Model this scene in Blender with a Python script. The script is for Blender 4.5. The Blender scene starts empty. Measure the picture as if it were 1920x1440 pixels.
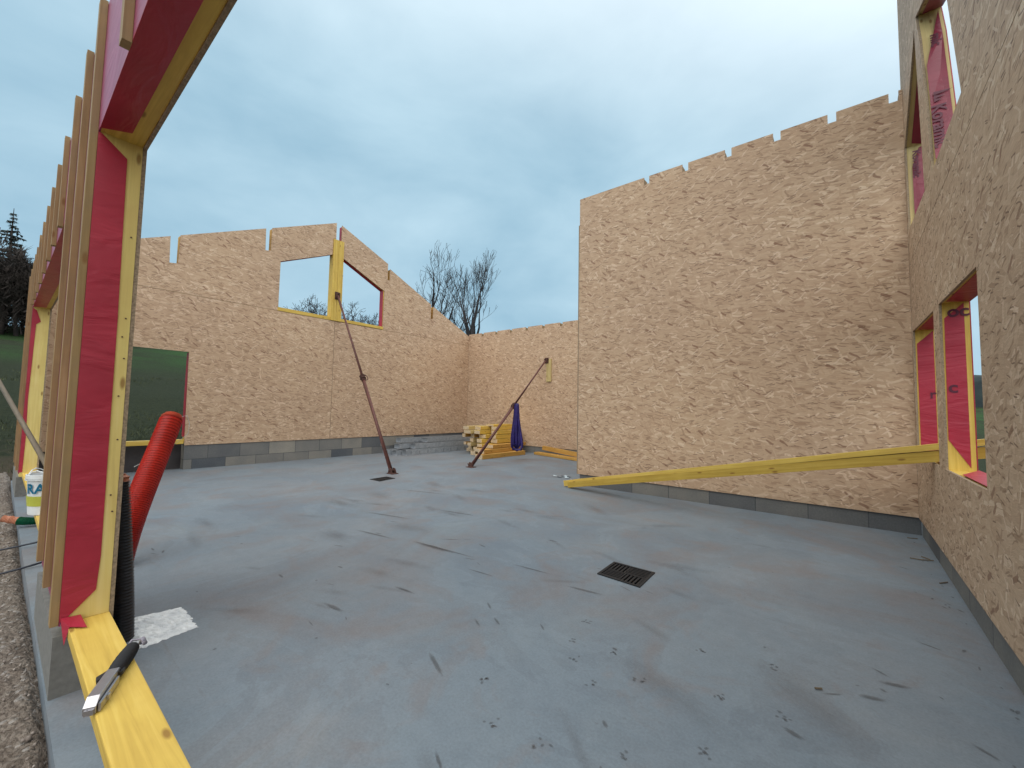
import bpy, bmesh, math, random
from mathutils import Vector, Matrix, Euler
from mathutils.geometry import tessellate_polygon

S = 1.15            # metres per modelling unit (camera height = 1 unit)
scene = bpy.context.scene
col = scene.collection

# ------------------------------------------------------------------ camera
cam = bpy.data.cameras.new("camera"); camo = bpy.data.objects.new("camera", cam); col.objects.link(camo)
cam.sensor_width = 36; cam.lens = 14.532; cam.clip_start = 0.02; cam.clip_end = 3000
CR = Vector((0.7786, 0.6272, 0.0183)); CF = Vector((-0.6269, 0.7768, 0.0595))
CF.normalize(); CR = (CR - CF * CR.dot(CF)).normalized(); CU = CR.cross(CF)
camo.matrix_world = Matrix(((CR.x, CU.x, -CF.x, 0), (CR.y, CU.y, -CF.y, 0), (CR.z, CU.z, -CF.z, S), (0, 0, 0, 1)))
scene.camera = camo

# ------------------------------------------------------------------ world, sun, exposure
SUN_EL, SUN_AZ = math.radians(52), math.radians(182)
world = bpy.data.worlds.new("World"); scene.world = world; world.use_nodes = True
wt = world.node_tree; wt.nodes.clear()
def wn(t, **k):
    n = wt.nodes.new(t)
    for a, b in k.items(): setattr(n, a, b)
    return n
wout = wn('ShaderNodeOutputWorld'); wbg = wn('ShaderNodeBackground'); wbg.inputs['Strength'].default_value = 0.1
sky = wn('ShaderNodeTexSky', sky_type='NISHITA', sun_disc=False, sun_elevation=SUN_EL, sun_rotation=SUN_AZ)
sky.dust_density = 3.0
tc = wn('ShaderNodeTexCoord'); mp = wn('ShaderNodeMapping'); mp.inputs['Scale'].default_value = (1.0, 1.0, 2.2)
mp.inputs['Rotation'].default_value = (0.25, 0.1, 0.4)
n1 = wn('ShaderNodeTexNoise'); n1.inputs['Scale'].default_value = 1.5; n1.inputs['Detail'].default_value = 5; n1.inputs['Roughness'].default_value = 0.5
n1.inputs['Distortion'].default_value = 0.5
cr = wn('ShaderNodeValToRGB')
cr.color_ramp.elements[0].position = 0.38; cr.color_ramp.elements[0].color = (3.0, 4.95, 6.3, 1)
cr.color_ramp.elements[1].position = 0.64; cr.color_ramp.elements[1].color = (4.8, 6.8, 8.0, 1)
wt.links.new(tc.outputs['Generated'], mp.inputs['Vector']); wt.links.new(mp.outputs[0], n1.inputs['Vector'])
n2 = wn('ShaderNodeTexNoise'); n2.inputs['Scale'].default_value = 3.6; n2.inputs['Detail'].default_value = 6; n2.inputs['Roughness'].default_value = 0.55; n2.inputs['Distortion'].default_value = 0.3
wt.links.new(mp.outputs[0], n2.inputs['Vector'])
nm = wn('ShaderNodeMix', data_type='FLOAT'); nm.inputs[0].default_value = 0.38
wt.links.new(n1.outputs['Fac'], nm.inputs[2]); wt.links.new(n2.outputs['Fac'], nm.inputs[3])
wt.links.new(nm.outputs[0], cr.inputs['Fac'])
# cloud sheet brightened overhead and behind the camera, added to light the walls
sep = wn('ShaderNodeVectorMath', operation='DOT_PRODUCT'); sep.inputs[1].default_value = (0.42, -0.20, 0.89)
wt.links.new(tc.outputs['Generated'], sep.inputs[0])
mr = wn('ShaderNodeMapRange'); mr.inputs['From Min'].default_value = 0.08; mr.inputs['From Max'].default_value = 0.95
mr.inputs['To Min'].default_value = 0.0; mr.inputs['To Max'].default_value = 1.0; mr.interpolation_type = 'SMOOTHSTEP'
wt.links.new(sep.outputs['Value'], mr.inputs['Value'])
mxb = wn('ShaderNodeMix', data_type='RGBA'); mxb.inputs[7].default_value = (17.0, 17.3, 17.2, 1)
wt.links.new(mr.outputs[0], mxb.inputs[0]); wt.links.new(cr.outputs[0], mxb.inputs[6])
mxs = wn('ShaderNodeMix', data_type='RGBA'); mxs.inputs[0].default_value = 0.93
wt.links.new(sky.outputs[0], mxs.inputs[6]); wt.links.new(mxb.outputs[2], mxs.inputs[7])
wt.links.new(mxs.outputs[2], wbg.inputs['Color']); wt.links.new(wbg.outputs[0], wout.inputs[0])

sun = bpy.data.lights.new("sun", 'SUN'); sun.energy = 0.9; sun.angle = math.radians(60); sun.color = (1.0, 0.95, 0.88)
suno = bpy.data.objects.new("sun", sun); col.objects.link(suno)
suno.rotation_euler = (math.pi / 2 - SUN_EL, 0, math.pi - SUN_AZ)
scene.view_settings.view_transform = 'Standard'; scene.view_settings.look = 'None'
scene.view_settings.exposure = 0.16; scene.view_settings.gamma = 1.0
scene.cycles.max_bounces = 6; scene.cycles.diffuse_bounces = 4; scene.cycles.transparent_max_bounces = 12

# ------------------------------------------------------------------ material helpers
class NT:
    def __init__(s, name):
        s.m = bpy.data.materials.new(name); s.m.use_nodes = True; s.t = s.m.node_tree
        s.b = s.t.nodes['Principled BSDF']; s.out = s.t.nodes['Material Output']
    def n(s, typ, **k):
        nd = s.t.nodes.new(typ)
        for a, b in k.items(): setattr(nd, a, b)
        return nd
    def l(s, a, b): s.t.links.new(a, b)
    def val(s, sock, v):
        if hasattr(v, 'is_output') or isinstance(v, bpy.types.NodeSocket): s.l(v, sock)
        else: sock.default_value = v
    def math(s, op, a, b=0.0, clamp=False):
        nd = s.n('ShaderNodeMath', operation=op, use_clamp=clamp); s.val(nd.inputs[0], a); s.val(nd.inputs[1], b); return nd.outputs[0]
    def mapping(s, vec, scale=(1, 1, 1), rot=(0, 0, 0), loc=(0, 0, 0)):
        nd = s.n('ShaderNodeMapping'); s.l(vec, nd.inputs[0])
        nd.inputs['Scale'].default_value = scale; nd.inputs['Rotation'].default_value = rot; nd.inputs['Location'].default_value = loc
        return nd.outputs[0]
    def noise(s, vec, scale, detail=4, rough=0.55, dist=0.0):
        nd = s.n('ShaderNodeTexNoise'); s.l(vec, nd.inputs['Vector']); nd.inputs['Scale'].default_value = scale
        nd.inputs['Detail'].default_value = detail; nd.inputs['Roughness'].default_value = rough; nd.inputs['Distortion'].default_value = dist
        return nd
    def ramp(s, fac, stops, interp='LINEAR'):
        nd = s.n('ShaderNodeValToRGB'); s.l(fac, nd.inputs[0]); e = nd.color_ramp; e.interpolation = interp
        while len(e.elements) < len(stops): e.elements.new(0.5)
        for el, (p, c) in zip(e.elements, stops): el.position = p; el.color = (*c, 1) if len(c) == 3 else c
        return nd.outputs[0]
    def mix(s, fac, a, b, blend='MIX'):
        nd = s.n('ShaderNodeMix', data_type='RGBA', blend_type=blend); s.val(nd.inputs[0], fac)
        for i, v in ((6, a), (7, b)):
            if isinstance(v, bpy.types.NodeSocket): s.l(v, nd.inputs[i])
            else: nd.inputs[i].default_value = (*v, 1)
        return nd.outputs[2]
    def bump(s, h, strength=0.3, dist=0.01):
        nd = s.n('ShaderNodeBump'); s.l(h, nd.inputs['Height']); nd.inputs['Strength'].default_value = strength
        nd.inputs['Distance'].default_value = dist; s.l(nd.outputs[0], s.b.inputs['Normal'])
    def fin(s, color, rough=0.7, metal=0.0, spec=None):
        if isinstance(color, bpy.types.NodeSocket): s.l(color, s.b.inputs['Base Color'])
        else: s.b.inputs['Base Color'].default_value = (*color, 1)
        s.val(s.b.inputs['Roughness'], rough); s.b.inputs['Metallic'].default_value = metal
        if spec is not None: s.b.inputs['Specular IOR Level'].default_value = spec
        return s.m
    def uv(s): return s.n('ShaderNodeTexCoord').outputs['UV']
    def ob(s): return s.n('ShaderNodeTexCoord').outputs['Object']

def rnd_attr(N):
    return N.n('ShaderNodeObjectInfo').outputs['Random']

def mat_osb(name='osb_board', tint=(1.20, 1.185, 1.195)):
    N = NT(name); uv = N.uv()
    w = N.noise(uv, 7.0, 2, 0.5)
    off = N.n('ShaderNodeVectorMath', operation='SUBTRACT'); N.l(w.outputs['Color'], off.inputs[0]); off.inputs[1].default_value = (0.5, 0.5, 0.5)
    sc = N.n('ShaderNodeVectorMath', operation='SCALE'); N.l(off.outputs[0], sc.inputs[0]); sc.inputs['Scale'].default_value = 0.06
    ad = N.n('ShaderNodeVectorMath', operation='ADD'); N.l(uv, ad.inputs[0]); N.l(sc.outputs[0], ad.inputs[1])
    base = ad.outputs[0]
    def layer(L, W, ang, loc):
        r = N.mapping(base, (1, 1, 1), (0, 0, ang), loc)
        v = N.mapping(r, (0.76 / L, 0.76 / W, 0.0))
        vo = N.n('ShaderNodeTexVoronoi', voronoi_dimensions='2D', distance='CHEBYCHEV'); N.l(v, vo.inputs['Vector'])
        vo.inputs['Scale'].default_value = 1.0; vo.inputs['Randomness'].default_value = 0.9
        sp = N.n('ShaderNodeSeparateColor'); N.l(vo.outputs['Color'], sp.inputs[0])
        return vo.outputs['Distance'], sp
    def pick(sp, lo): return N.math('GREATER_THAN', sp.outputs[1], lo)
    def soft(d, t, w):
        m = N.n('ShaderNodeMapRange'); N.l(d, m.inputs['Value']); m.inputs['From Min'].default_value = t + w; m.inputs['From Max'].default_value = t
        return m.outputs[0]
    T = lambda c: tuple(a * b for a, b in zip(c, tint))
    tones = [(0.0, T((0.31, 0.205, 0.130))), (0.12, T((0.390, 0.268, 0.174))), (0.5, T((0.425, 0.300, 0.197))),
             (0.86, T((0.455, 0.327, 0.219))), (1.0, T((0.56, 0.425, 0.300)))]
    d0, s0 = layer(0.10, 0.024, 0.05, (0, 0, 0))
    c = N.ramp(s0.outputs[0], tones)
    hgt = s0.outputs[0]
    for (L, W, a, loc, lo, t) in ((0.12, 0.026, 0.42, (3.1, 1.7, 0), 0.45, 0.40), (0.11, 0.022, -0.38, (7.3, 2.2, 0), 0.5, 0.40),
                                  (0.09, 0.02, 0.12, (5.3, 9.2, 0), 0.45, 0.42), (0.08, 0.018, 1.15, (11.7, 4.4, 0), 0.75, 0.38)):
        d, sp = layer(L, W, a, loc)
        m = N.math('MULTIPLY', pick(sp, lo), soft(d, t, 0.07))
        c = N.mix(m, c, N.ramp(sp.outputs[0], tones))
        hm = N.n('ShaderNodeMix', data_type='FLOAT'); N.l(m, hm.inputs[0]); N.l(hgt, hm.inputs[2]); N.l(sp.outputs[0], hm.inputs[3]); hgt = hm.outputs[0]
    d, sp = layer(0.085, 0.012, 0.28, (1.7, 6.4, 0))
    m = N.math('MULTIPLY', pick(sp, 0.86), soft(d, 0.28, 0.1)); c = N.mix(N.math('MULTIPLY', m, 0.62), c, T((0.20, 0.120, 0.070)))
    d, sp = layer(0.07, 0.010, -0.2, (8.7, 3.4, 0))
    m = N.math('MULTIPLY', pick(sp, 0.92), soft(d, 0.24, 0.06)); c = N.mix(N.math('MULTIPLY', m, 0.75), c, T((0.11, 0.06, 0.035)))
    d, sp = layer(0.10, 0.026, 0.6, (2.7, 8.4, 0))
    m = N.math('MULTIPLY', pick(sp, 0.965), soft(d, 0.3, 0.06)); c = N.mix(N.math('MULTIPLY', m, 0.7), c, T((0.17, 0.085, 0.05)))
    d, sp = layer(0.10, 0.014, -0.7, (6.7, 5.4, 0))
    m = N.math('MULTIPLY', pick(sp, 0.95), soft(d, 0.3, 0.07)); c = N.mix(N.math('MULTIPLY', m, 0.6), c, T((0.58, 0.45, 0.33)))
    fib = N.noise(N.mapping(base, (14, 160, 1)), 1.0, 3, 0.6)
    c = N.mix(0.30, c, N.ramp(fib.outputs['Fac'], [(0.25, (0.25, 0.25, 0.25)), (0.75, (0.8, 0.8, 0.8))]), 'OVERLAY')
    big = N.noise(uv, 0.55, 3, 0.5)
    c = N.mix(0.22, c, N.ramp(big.outputs['Fac'], [(0.3, (0.36, 0.35, 0.36)), (0.7, (0.64, 0.62, 0.58))]), 'OVERLAY')
    N.bump(hgt, 0.35, 0.004)
    return N.fin(c, 0.62, spec=0.3)

def mat_wood(name, ca, cb, cc, dirty=0.0, knots=True, scale=1.0, rough=0.6):
    N = NT(name); uv = N.uv(); r = rnd_attr(N)
    cmb = N.n('ShaderNodeCombineXYZ'); N.l(N.math('MULTIPLY', r, 37.0), cmb.inputs[0]); N.l(N.math('MULTIPLY', r, 11.0), cmb.inputs[1])
    ad = N.n('ShaderNodeVectorMath', operation='ADD'); N.l(uv, ad.inputs[0]); N.l(cmb.outputs[0], ad.inputs[1]); v = ad.outputs[0]
    g = N.noise(N.mapping(v, (1.6 * scale, 38 * scale, 1)), 1.0, 4, 0.6, 0.6)
    c = N.ramp(g.outputs['Fac'], [(0.2, ca), (0.5, cb), (0.85, cc)])
    b2 = N.noise(v, 5.0, 3, 0.6)
    c = N.mix(0.35, c, N.ramp(b2.outputs['Fac'], [(0.3, (0.4, 0.4, 0.4)), (0.7, (0.62, 0.62, 0.62))]), 'OVERLAY')
    if knots:
        vo = N.n('ShaderNodeTexVoronoi', voronoi_dimensions='2D'); N.l(N.mapping(v, (3.0, 9.0, 1)), vo.inputs['Vector']); vo.inputs['Scale'].default_value = 1.0
        sp = N.n('ShaderNodeSeparateColor'); N.l(vo.outputs['Color'], sp.inputs[0])
        m = N.math('MULTIPLY', N.math('GREATER_THAN', sp.outputs[0], 0.5), N.ramp(vo.outputs['Distance'], [(0.045, (1, 1, 1)), (0.10, (0, 0, 0))]))
        c = N.mix(N.math('MULTIPLY', m, 0.75), c, (0.20, 0.085, 0.02))
    if dirty:
        dn = N.noise(v, 3.0, 5, 0.65)
        c = N.mix(N.math('MULTIPLY', N.ramp(dn.outputs['Fac'], [(0.45, (0, 0, 0)), (0.62, (1, 1, 1))]), dirty), c, (0.20, 0.15, 0.10))
    N.bump(g.outputs['Fac'], 0.15, 0.002)
    return N.fin(c, rough, spec=0.3)

def mat_plain(name, c, rough=0.6, metal=0.0, var=0.15, vs=12.0, bump=0.0, c2=None, spec=None):
    N = NT(name); o = N.ob(); n = N.noise(o, vs, 4, 0.6)
    c2 = c2 or tuple(x * (1 - var) for x in c)
    cc = N.ramp(n.outputs['Fac'], [(0.35, c2), (0.65, c)])
    if bump: N.bump(n.outputs['Fac'], bump, 0.01)
    return N.fin(cc, rough, metal, spec)

def mat_film(name, c, dark, stripes=False):
    N = NT(name); uv = N.uv()
    n = N.noise(uv, 3.0, 4, 0.6); fine = N.noise(N.mapping(uv, (300, 300, 300)), 1.0, 1)
    cc = N.ramp(n.outputs['Fac'], [(0.3, dark), (0.7, c)])
    cc = N.mix(0.15, cc, N.ramp(fine.outputs['Fac'], [(0.3, (0.3, 0.3, 0.3)), (0.7, (0.7, 0.7, 0.7))]), 'OVERLAY')
    wr = N.noise(N.mapping(uv, (3.5, 9, 1)), 1.0, 3, 0.5, 1.0)
    N.bump(wr.outputs['Fac'], 0.45, 0.02)
    return N.fin(cc, 0.42, spec=0.5)

def mat_blocks(name, ca=(0.105, 0.115, 0.130), cb=(0.33, 0.305, 0.262)):
    N = NT(name); uv = N.uv(); v = N.mapping(uv, (1, 1, 1), (0, 0, 0), (0.12, 0.079, 0))
    br = N.n('ShaderNodeTexBrick'); N.l(v, br.inputs['Vector']); br.inputs['Scale'].default_value = 1.0
    br.inputs['Brick Width'].default_value = 0.505; br.inputs['Row Height'].default_value = 0.247; br.inputs['Mortar Size'].default_value = 0.005
    br.inputs['Mortar Smooth'].default_value = 0.4; br.offset = 0.45
    br.inputs['Color1'].default_value = (*ca, 1); br.inputs['Color2'].default_value = (*cb, 1)
    br.inputs['Mortar'].default_value = (0.085, 0.09, 0.095, 1); br.inputs['Bias'].default_value = -0.1
    n = N.noise(uv, 60, 4, 0.7); b = N.noise(uv, 2.2, 4, 0.6)
    c = N.mix(0.35, br.outputs['Color'], N.ramp(n.outputs['Fac'], [(0.3, (0.3, 0.3, 0.3)), (0.7, (0.7, 0.7, 0.7))]), 'OVERLAY')
    c = N.mix(0.5, c, N.ramp(b.outputs['Fac'], [(0.35, (0.33, 0.35, 0.37)), (0.65, (0.56, 0.55, 0.52))]), 'OVERLAY')
    N.bump(N.math('ADD', N.math('MULTIPLY', n.outputs['Fac'], 0.4), N.math('SUBTRACT', 1.0, br.outputs['Fac'])), 0.5, 0.004)
    return N.fin(c, 0.9, spec=0.2)

def mat_floor():
    N = NT('screed_floor'); o = N.ob()
    big = N.noise(o, 0.55, 5, 0.6, 0.6)
    c = N.ramp(big.outputs['Fac'], [(0.32, (0.148, 0.184, 0.219)), (0.5, (0.164, 0.195, 0.222)), (0.68, (0.190, 0.199, 0.212))])
    b2 = N.noise(N.mapping(o, (1, 1, 1), (0, 0, 0.9), (5, 3, 0)), 1.3, 6, 0.62, 0.8)
    c = N.mix(0.4, c, N.ramp(b2.outputs['Fac'], [(0.33, (0.37, 0.40, 0.44)), (0.6, (0.56, 0.555, 0.55)), (0.74, (0.66, 0.63, 0.58))]), 'OVERLAY')
    # pale laitance patches with blurred rims
    b3 = N.noise(N.mapping(o, (1, 1, 1), (0, 0, 0.3), (1.3, 8, 0)), 0.8, 7, 0.6, 1.4)
    c = N.mix(N.math('MULTIPLY', N.ramp(b3.outputs['Fac'], [(0.515, (0, 0, 0)), (0.527, (1, 1, 1)), (0.66, (0.3, 0.3, 0.3))]), 0.26), c, (0.21, 0.26, 0.30))
    c = N.mix(N.math('MULTIPLY', N.ramp(b3.outputs['Fac'], [(0.34, (1, 1, 1)), (0.47, (0, 0, 0))]), 0.5), c, (0.165, 0.142, 0.140))
    b4 = N.noise(N.mapping(o, (1, 1, 1), (0, 0, 0.2), (9, 2, 0)), 2.6, 5, 0.6, 0.8)
    c = N.mix(N.math('MULTIPLY', N.ramp(b4.outputs['Fac'], [(0.54, (0, 0, 0)), (0.66, (1, 1, 1))]), 0.4), c, (0.185, 0.158, 0.152))
    c = N.mix(N.math('MULTIPLY', N.ramp(b4.outputs['Fac'], [(0.32, (1, 1, 1)), (0.44, (0, 0, 0))]), 0.3), c, (0.135, 0.178, 0.215))
    # brown scuffs dragged in one direction
    sk = N.noise(N.mapping(o, (0.9, 9.0, 1), (0, 0, 0.50)), 1.0, 6, 0.66, 0.5)
    sk2 = N.noise(o, 0.9, 3, 0.5)
    m = N.math('MULTIPLY', N.ramp(sk.outputs['Fac'], [(0.60, (0, 0, 0)), (0.74, (1, 1, 1))]), N.ramp(sk2.outputs['Fac'], [(0.45, (0, 0, 0)), (0.62, (1, 1, 1))]))
    c = N.mix(N.math('MULTIPLY', m, 0.5), c, (0.13, 0.105, 0.09))
    sp = N.noise(o, 14, 5, 0.75); sp2 = N.noise(o, 1.6, 3, 0.5)
    m = N.math('MULTIPLY', N.ramp(sp.outputs['Fac'], [(0.66, (0, 0, 0)), (0.72, (1, 1, 1))]), N.ramp(sp2.outputs['Fac'], [(0.45, (0, 0, 0)), (0.6, (1, 1, 1))]))
    c = N.mix(N.math('MULTIPLY', m, 0.6), c, (0.09, 0.08, 0.075))
    fine = N.noise(o, 90, 4, 0.75)
    m12 = N.noise(o, 17, 6, 0.7)
    c = N.mix(0.30, c, N.ramp(m12.outputs['Fac'], [(0.32, (0.40, 0.40, 0.40)), (0.68, (0.60, 0.60, 0.60))]), 'OVERLAY')
    c = N.mix(0.42, c, N.ramp(fine.outputs['Fac'], [(0.3, (0.36, 0.36, 0.36)), (0.7, (0.66, 0.66, 0.66))]), 'OVERLAY')
    N.bump(N.math('ADD', b2.outputs['Fac'], N.math('MULTIPLY', fine.outputs['Fac'], 0.15)), 0.12, 0.01)
    return N.fin(c, N.math('MULTIPLY_ADD' if False else 'ADD', N.math('MULTIPLY', b2.outputs['Fac'], 0.30), 0.46), spec=0.42)

def mat_ground():
    N = NT('ground_surface'); o = N.ob(); sep = N.n('ShaderNodeSeparateXYZ'); N.l(o, sep.inputs[0])
    n = N.noise(o, 0.11, 7, 0.65); f = N.noise(o, 9.0, 6, 0.75); mid = N.noise(o, 0.9, 5, 0.7)
    grass = N.ramp(f.outputs['Fac'], [(0.3, (0.016, 0.040, 0.012)), (0.7, (0.042, 0.098, 0.028))])
    dull = N.ramp(f.outputs['Fac'], [(0.3, (0.014, 0.020, 0.012)), (0.7, (0.040, 0.048, 0.026))])
    g = N.mix(N.ramp(n.outputs['Fac'], [(0.42, (0, 0, 0)), (0.56, (1, 1, 1))]), dull, grass)
    # rough unmown grass close to the house, mown meadow further up
    xx = N.math('ABSOLUTE', sep.outputs[0]); near = N.math('ADD', xx, N.math('MULTIPLY', N.math('SUBTRACT', mid.outputs['Fac'], 0.5), 9.0))
    m = N.n('ShaderNodeMapRange'); N.l(near, m.inputs['Value']); m.inputs['From Min'].default_value = 28; m.inputs['From Max'].default_value = 42
    g = N.mix(m.outputs[0], dull, g)
    earth = N.ramp(mid.outputs['Fac'], [(0.3, (0.075, 0.055, 0.04)), (0.7, (0.15, 0.115, 0.085))])
    m2 = N.n('ShaderNodeMapRange'); N.l(near, m2.inputs['Value']); m2.inputs['From Min'].default_value = 9.5; m2.inputs['From Max'].default_value = 13
    c = N.mix(m2.outputs[0], earth, g)
    N.bump(f.outputs['Fac'], 0.8, 0.12)
    return N.fin(c, 0.95, spec=0.1)

def mat_gravel():
    N = NT('gravel_track'); o = N.ob()
    vo = N.n('ShaderNodeTexVoronoi'); N.l(o, vo.inputs['Vector']); vo.inputs['Scale'].default_value = 55
    sp = N.n('ShaderNodeSeparateColor'); N.l(vo.outputs['Color'], sp.inputs[0])
    n = N.noise(o, 3.2, 6, 0.7); f = N.noise(o, 26, 5, 0.75)
    c = N.ramp(f.outputs['Fac'], [(0.3, (0.105, 0.084, 0.066)), (0.5, (0.205, 0.170, 0.140)), (0.72, (0.32, 0.285, 0.245))])
    c = N.mix(0.5, c, N.ramp(n.outputs['Fac'], [(0.35, (0.33, 0.30, 0.28)), (0.65, (0.60, 0.58, 0.56))]), 'OVERLAY')
    c = N.mix(N.math('MULTIPLY', N.math('GREATER_THAN', sp.outputs[0], 0.9), 0.6), c, (0.42, 0.39, 0.36))
    N.bump(N.math('ADD', f.outputs['Fac'], N.math('MULTIPLY', vo.outputs['Distance'], -0.6)), 0.9, 0.03)
    return N.fin(c, 0.85, spec=0.3)

M = {}
M['osb'] = mat_osb()
M['osb_edge'] = mat_plain('osb_cut_edge', (0.36, 0.27, 0.18), 0.9, var=0.45, vs=90)
M['yellow'] = mat_wood('treated_yellow_timber', (0.46, 0.29, 0.055), (0.62, 0.42, 0.085), (0.76, 0.56, 0.16), rough=0.5)
M['pale'] = mat_wood('pale_treated_timber', (0.42, 0.31, 0.13), (0.55, 0.43, 0.19), (0.66, 0.54, 0.27))
M['yellow_post'] = mat_wood('pale_yellow_timber', (0.56, 0.42, 0.14), (0.68, 0.53, 0.18), (0.76, 0.62, 0.28), rough=0.5)
M['olive'] = mat_wood('olive_yellow_timber', (0.36, 0.22, 0.035), (0.48, 0.315, 0.055), (0.60, 0.42, 0.10), rough=0.5)
M['raw'] = mat_wood('raw_batten_timber', (0.21, 0.135, 0.058), (0.32, 0.21, 0.092), (0.41, 0.285, 0.145), dirty=0.35)
M['orange'] = mat_wood('orange_timber', (0.38, 0.20, 0.045), (0.52, 0.29, 0.07), (0.62, 0.39, 0.12))
M['grey_wood'] = mat_wood('grey_wood', (0.10, 0.078, 0.052), (0.15, 0.115, 0.078), (0.20, 0.16, 0.11), knots=False)
M['endgrain'] = mat_plain('end_grain', (0.66, 0.52, 0.34), 0.8, var=0.35, vs=40)
M['film'] = mat_film('red_rain_screen_film', (0.42, 0.024, 0.050), (0.31, 0.016, 0.036))
M['film_shade'] = mat_film('shaded_red_film', (0.25, 0.017, 0.045), (0.18, 0.011, 0.032))  # same red film, shade of the upper reveals put into a darker colour
M['film_ink'] = mat_plain('dark_printed_ink', (0.10, 0.008, 0.03), 0.5)
M['film_out'] = mat_film('pink_outer_film', (0.34, 0.06, 0.14), (0.25, 0.035, 0.09))
M['blocks'] = mat_blocks('concrete_blocks')
M['block_face'] = mat_plain('plain_block_face', (0.20, 0.195, 0.18), 0.9, var=0.25, vs=30, bump=0.2)
M['floor'] = mat_floor(); M['ground'] = mat_ground(); M['gravel'] = mat_gravel()
M['rust'] = mat_plain('red_oxide_paint', (0.145, 0.046, 0.034), 0.6, 0.0, c2=(0.085, 0.032, 0.025), vs=25, bump=0.1)
M['rust_dark'] = mat_plain('dark_rust', (0.10, 0.045, 0.035), 0.7, 0.2, vs=30)
M['iron'] = mat_plain('black_cast_iron', (0.011, 0.011, 0.013), 0.6, 0.2, vs=40, bump=0.2)
M['void'] = mat_plain('drain_pit', (0.006, 0.006, 0.007), 1.0)
M['galv'] = mat_plain('galvanised_steel', (0.42, 0.45, 0.48), 0.5, 0.35, c2=(0.30, 0.33, 0.36), vs=18)
M['steel'] = mat_plain('bright_steel', (0.55, 0.54, 0.56), 0.36, 0.95, c2=(0.45, 0.44, 0.46), vs=14)
M['rubber'] = mat_plain('black_rubber', (0.014, 0.014, 0.016), 0.55, vs=30)
M['duct_red'] = mat_plain('red_corrugated_plastic', (0.78, 0.034, 0.014), 0.42, c2=(0.62, 0.024, 0.012), vs=6)
M['duct_cut'] = mat_plain('cut_orange_plastic', (0.72, 0.20, 0.12), 0.5)
M['duct_black'] = mat_plain('black_corrugated_plastic', (0.020, 0.025, 0.040), 0.28, vs=6)
M['duct_green'] = mat_plain('green_corrugated_plastic', (0.0, 0.22, 0.10), 0.4, vs=6)
M['cap'] = mat_plain('brown_orange_cap', (0.42, 0.16, 0.085), 0.6)
M['sling'] = mat_plain('purple_webbing', (0.030, 0.016, 0.17), 0.5, c2=(0.016, 0.010, 0.085), vs=20)
M['white'] = mat_plain('white_plastic', (0.72, 0.74, 0.74), 0.4, var=0.08)
M['blue'] = mat_plain('blue_print', (0.02, 0.27, 0.45), 0.4)
M['lime'] = mat_plain('lime_print', (0.48, 0.50, 0.07), 0.4)
M['wire'] = mat_plain('pale_wire', (0.5, 0.52, 0.50), 0.5)
M['cement'] = mat_plain('white_filler', (0.86, 0.87, 0.87), 0.85, c2=(0.60, 0.62, 0.64), vs=16, bump=0.9)
M['paper'] = mat_plain('pale_plastic_scrap', (0.50, 0.60, 0.65), 0.35)
M['bark'] = mat_plain('dark_bark', (0.030, 0.027, 0.030), 0.9, vs=3)
M['bark_brown'] = mat_plain('brown_bark', (0.050, 0.038, 0.032), 0.9, vs=2)
M['needles'] = mat_plain('spruce_needles', (0.030, 0.044, 0.038), 0.9, c2=(0.016, 0.026, 0.025), vs=1.5)
M['hill'] = mat_plain('far_wood_canopy', (0.020, 0.032, 0.030), 0.95, c2=(0.012, 0.02, 0.022), vs=0.25, bump=0.6)
M['bushes'] = mat_plain('dark_hedge', (0.030, 0.034, 0.020), 0.95, vs=2)
M['dark_wood'] = mat_plain('winter_wood_twigs', (0.034, 0.024, 0.020), 0.95, c2=(0.016, 0.014, 0.012), vs=0.5)

def mat_mud(nm='mud_print', colr=(0.085, 0.070, 0.062), amt=0.36, ns=22, rr=(0.16, 0.40)):
    N = NT(nm); uv = N.uv(); o = N.ob()
    vm = N.n('ShaderNodeVectorMath', operation='LENGTH'); N.l(uv, vm.inputs[0])
    sv = N.n('ShaderNodeVectorMath', operation='ADD'); N.l(N.mapping(uv, (1.1, 3.2, 1)), sv.inputs[0]); N.l(N.mapping(o, (ns * 0.3,) * 3), sv.inputs[1])
    n = N.noise(sv.outputs[0], 1.6, 6, 0.78)
    a = N.math('SUBTRACT', N.math('ADD', n.outputs['Fac'], 0.12), N.math('MULTIPLY', vm.outputs['Value'], 0.62))
    al = N.ramp(a, [(rr[0], (0, 0, 0)), (rr[1], (1, 1, 1))])
    tr = N.n('ShaderNodeBsdfTransparent'); mx = N.n('ShaderNodeMixShader'); N.l(N.math('MULTIPLY', al, amt), mx.inputs[0])
    N.l(tr.outputs[0], mx.inputs[1]); N.l(N.b.outputs[0], mx.inputs[2]); N.l(mx.outputs[0], N.out.inputs['Surface'])
    return N.fin(colr, 0.8, spec=0.2)
M['mud'] = mat_mud()

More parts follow.
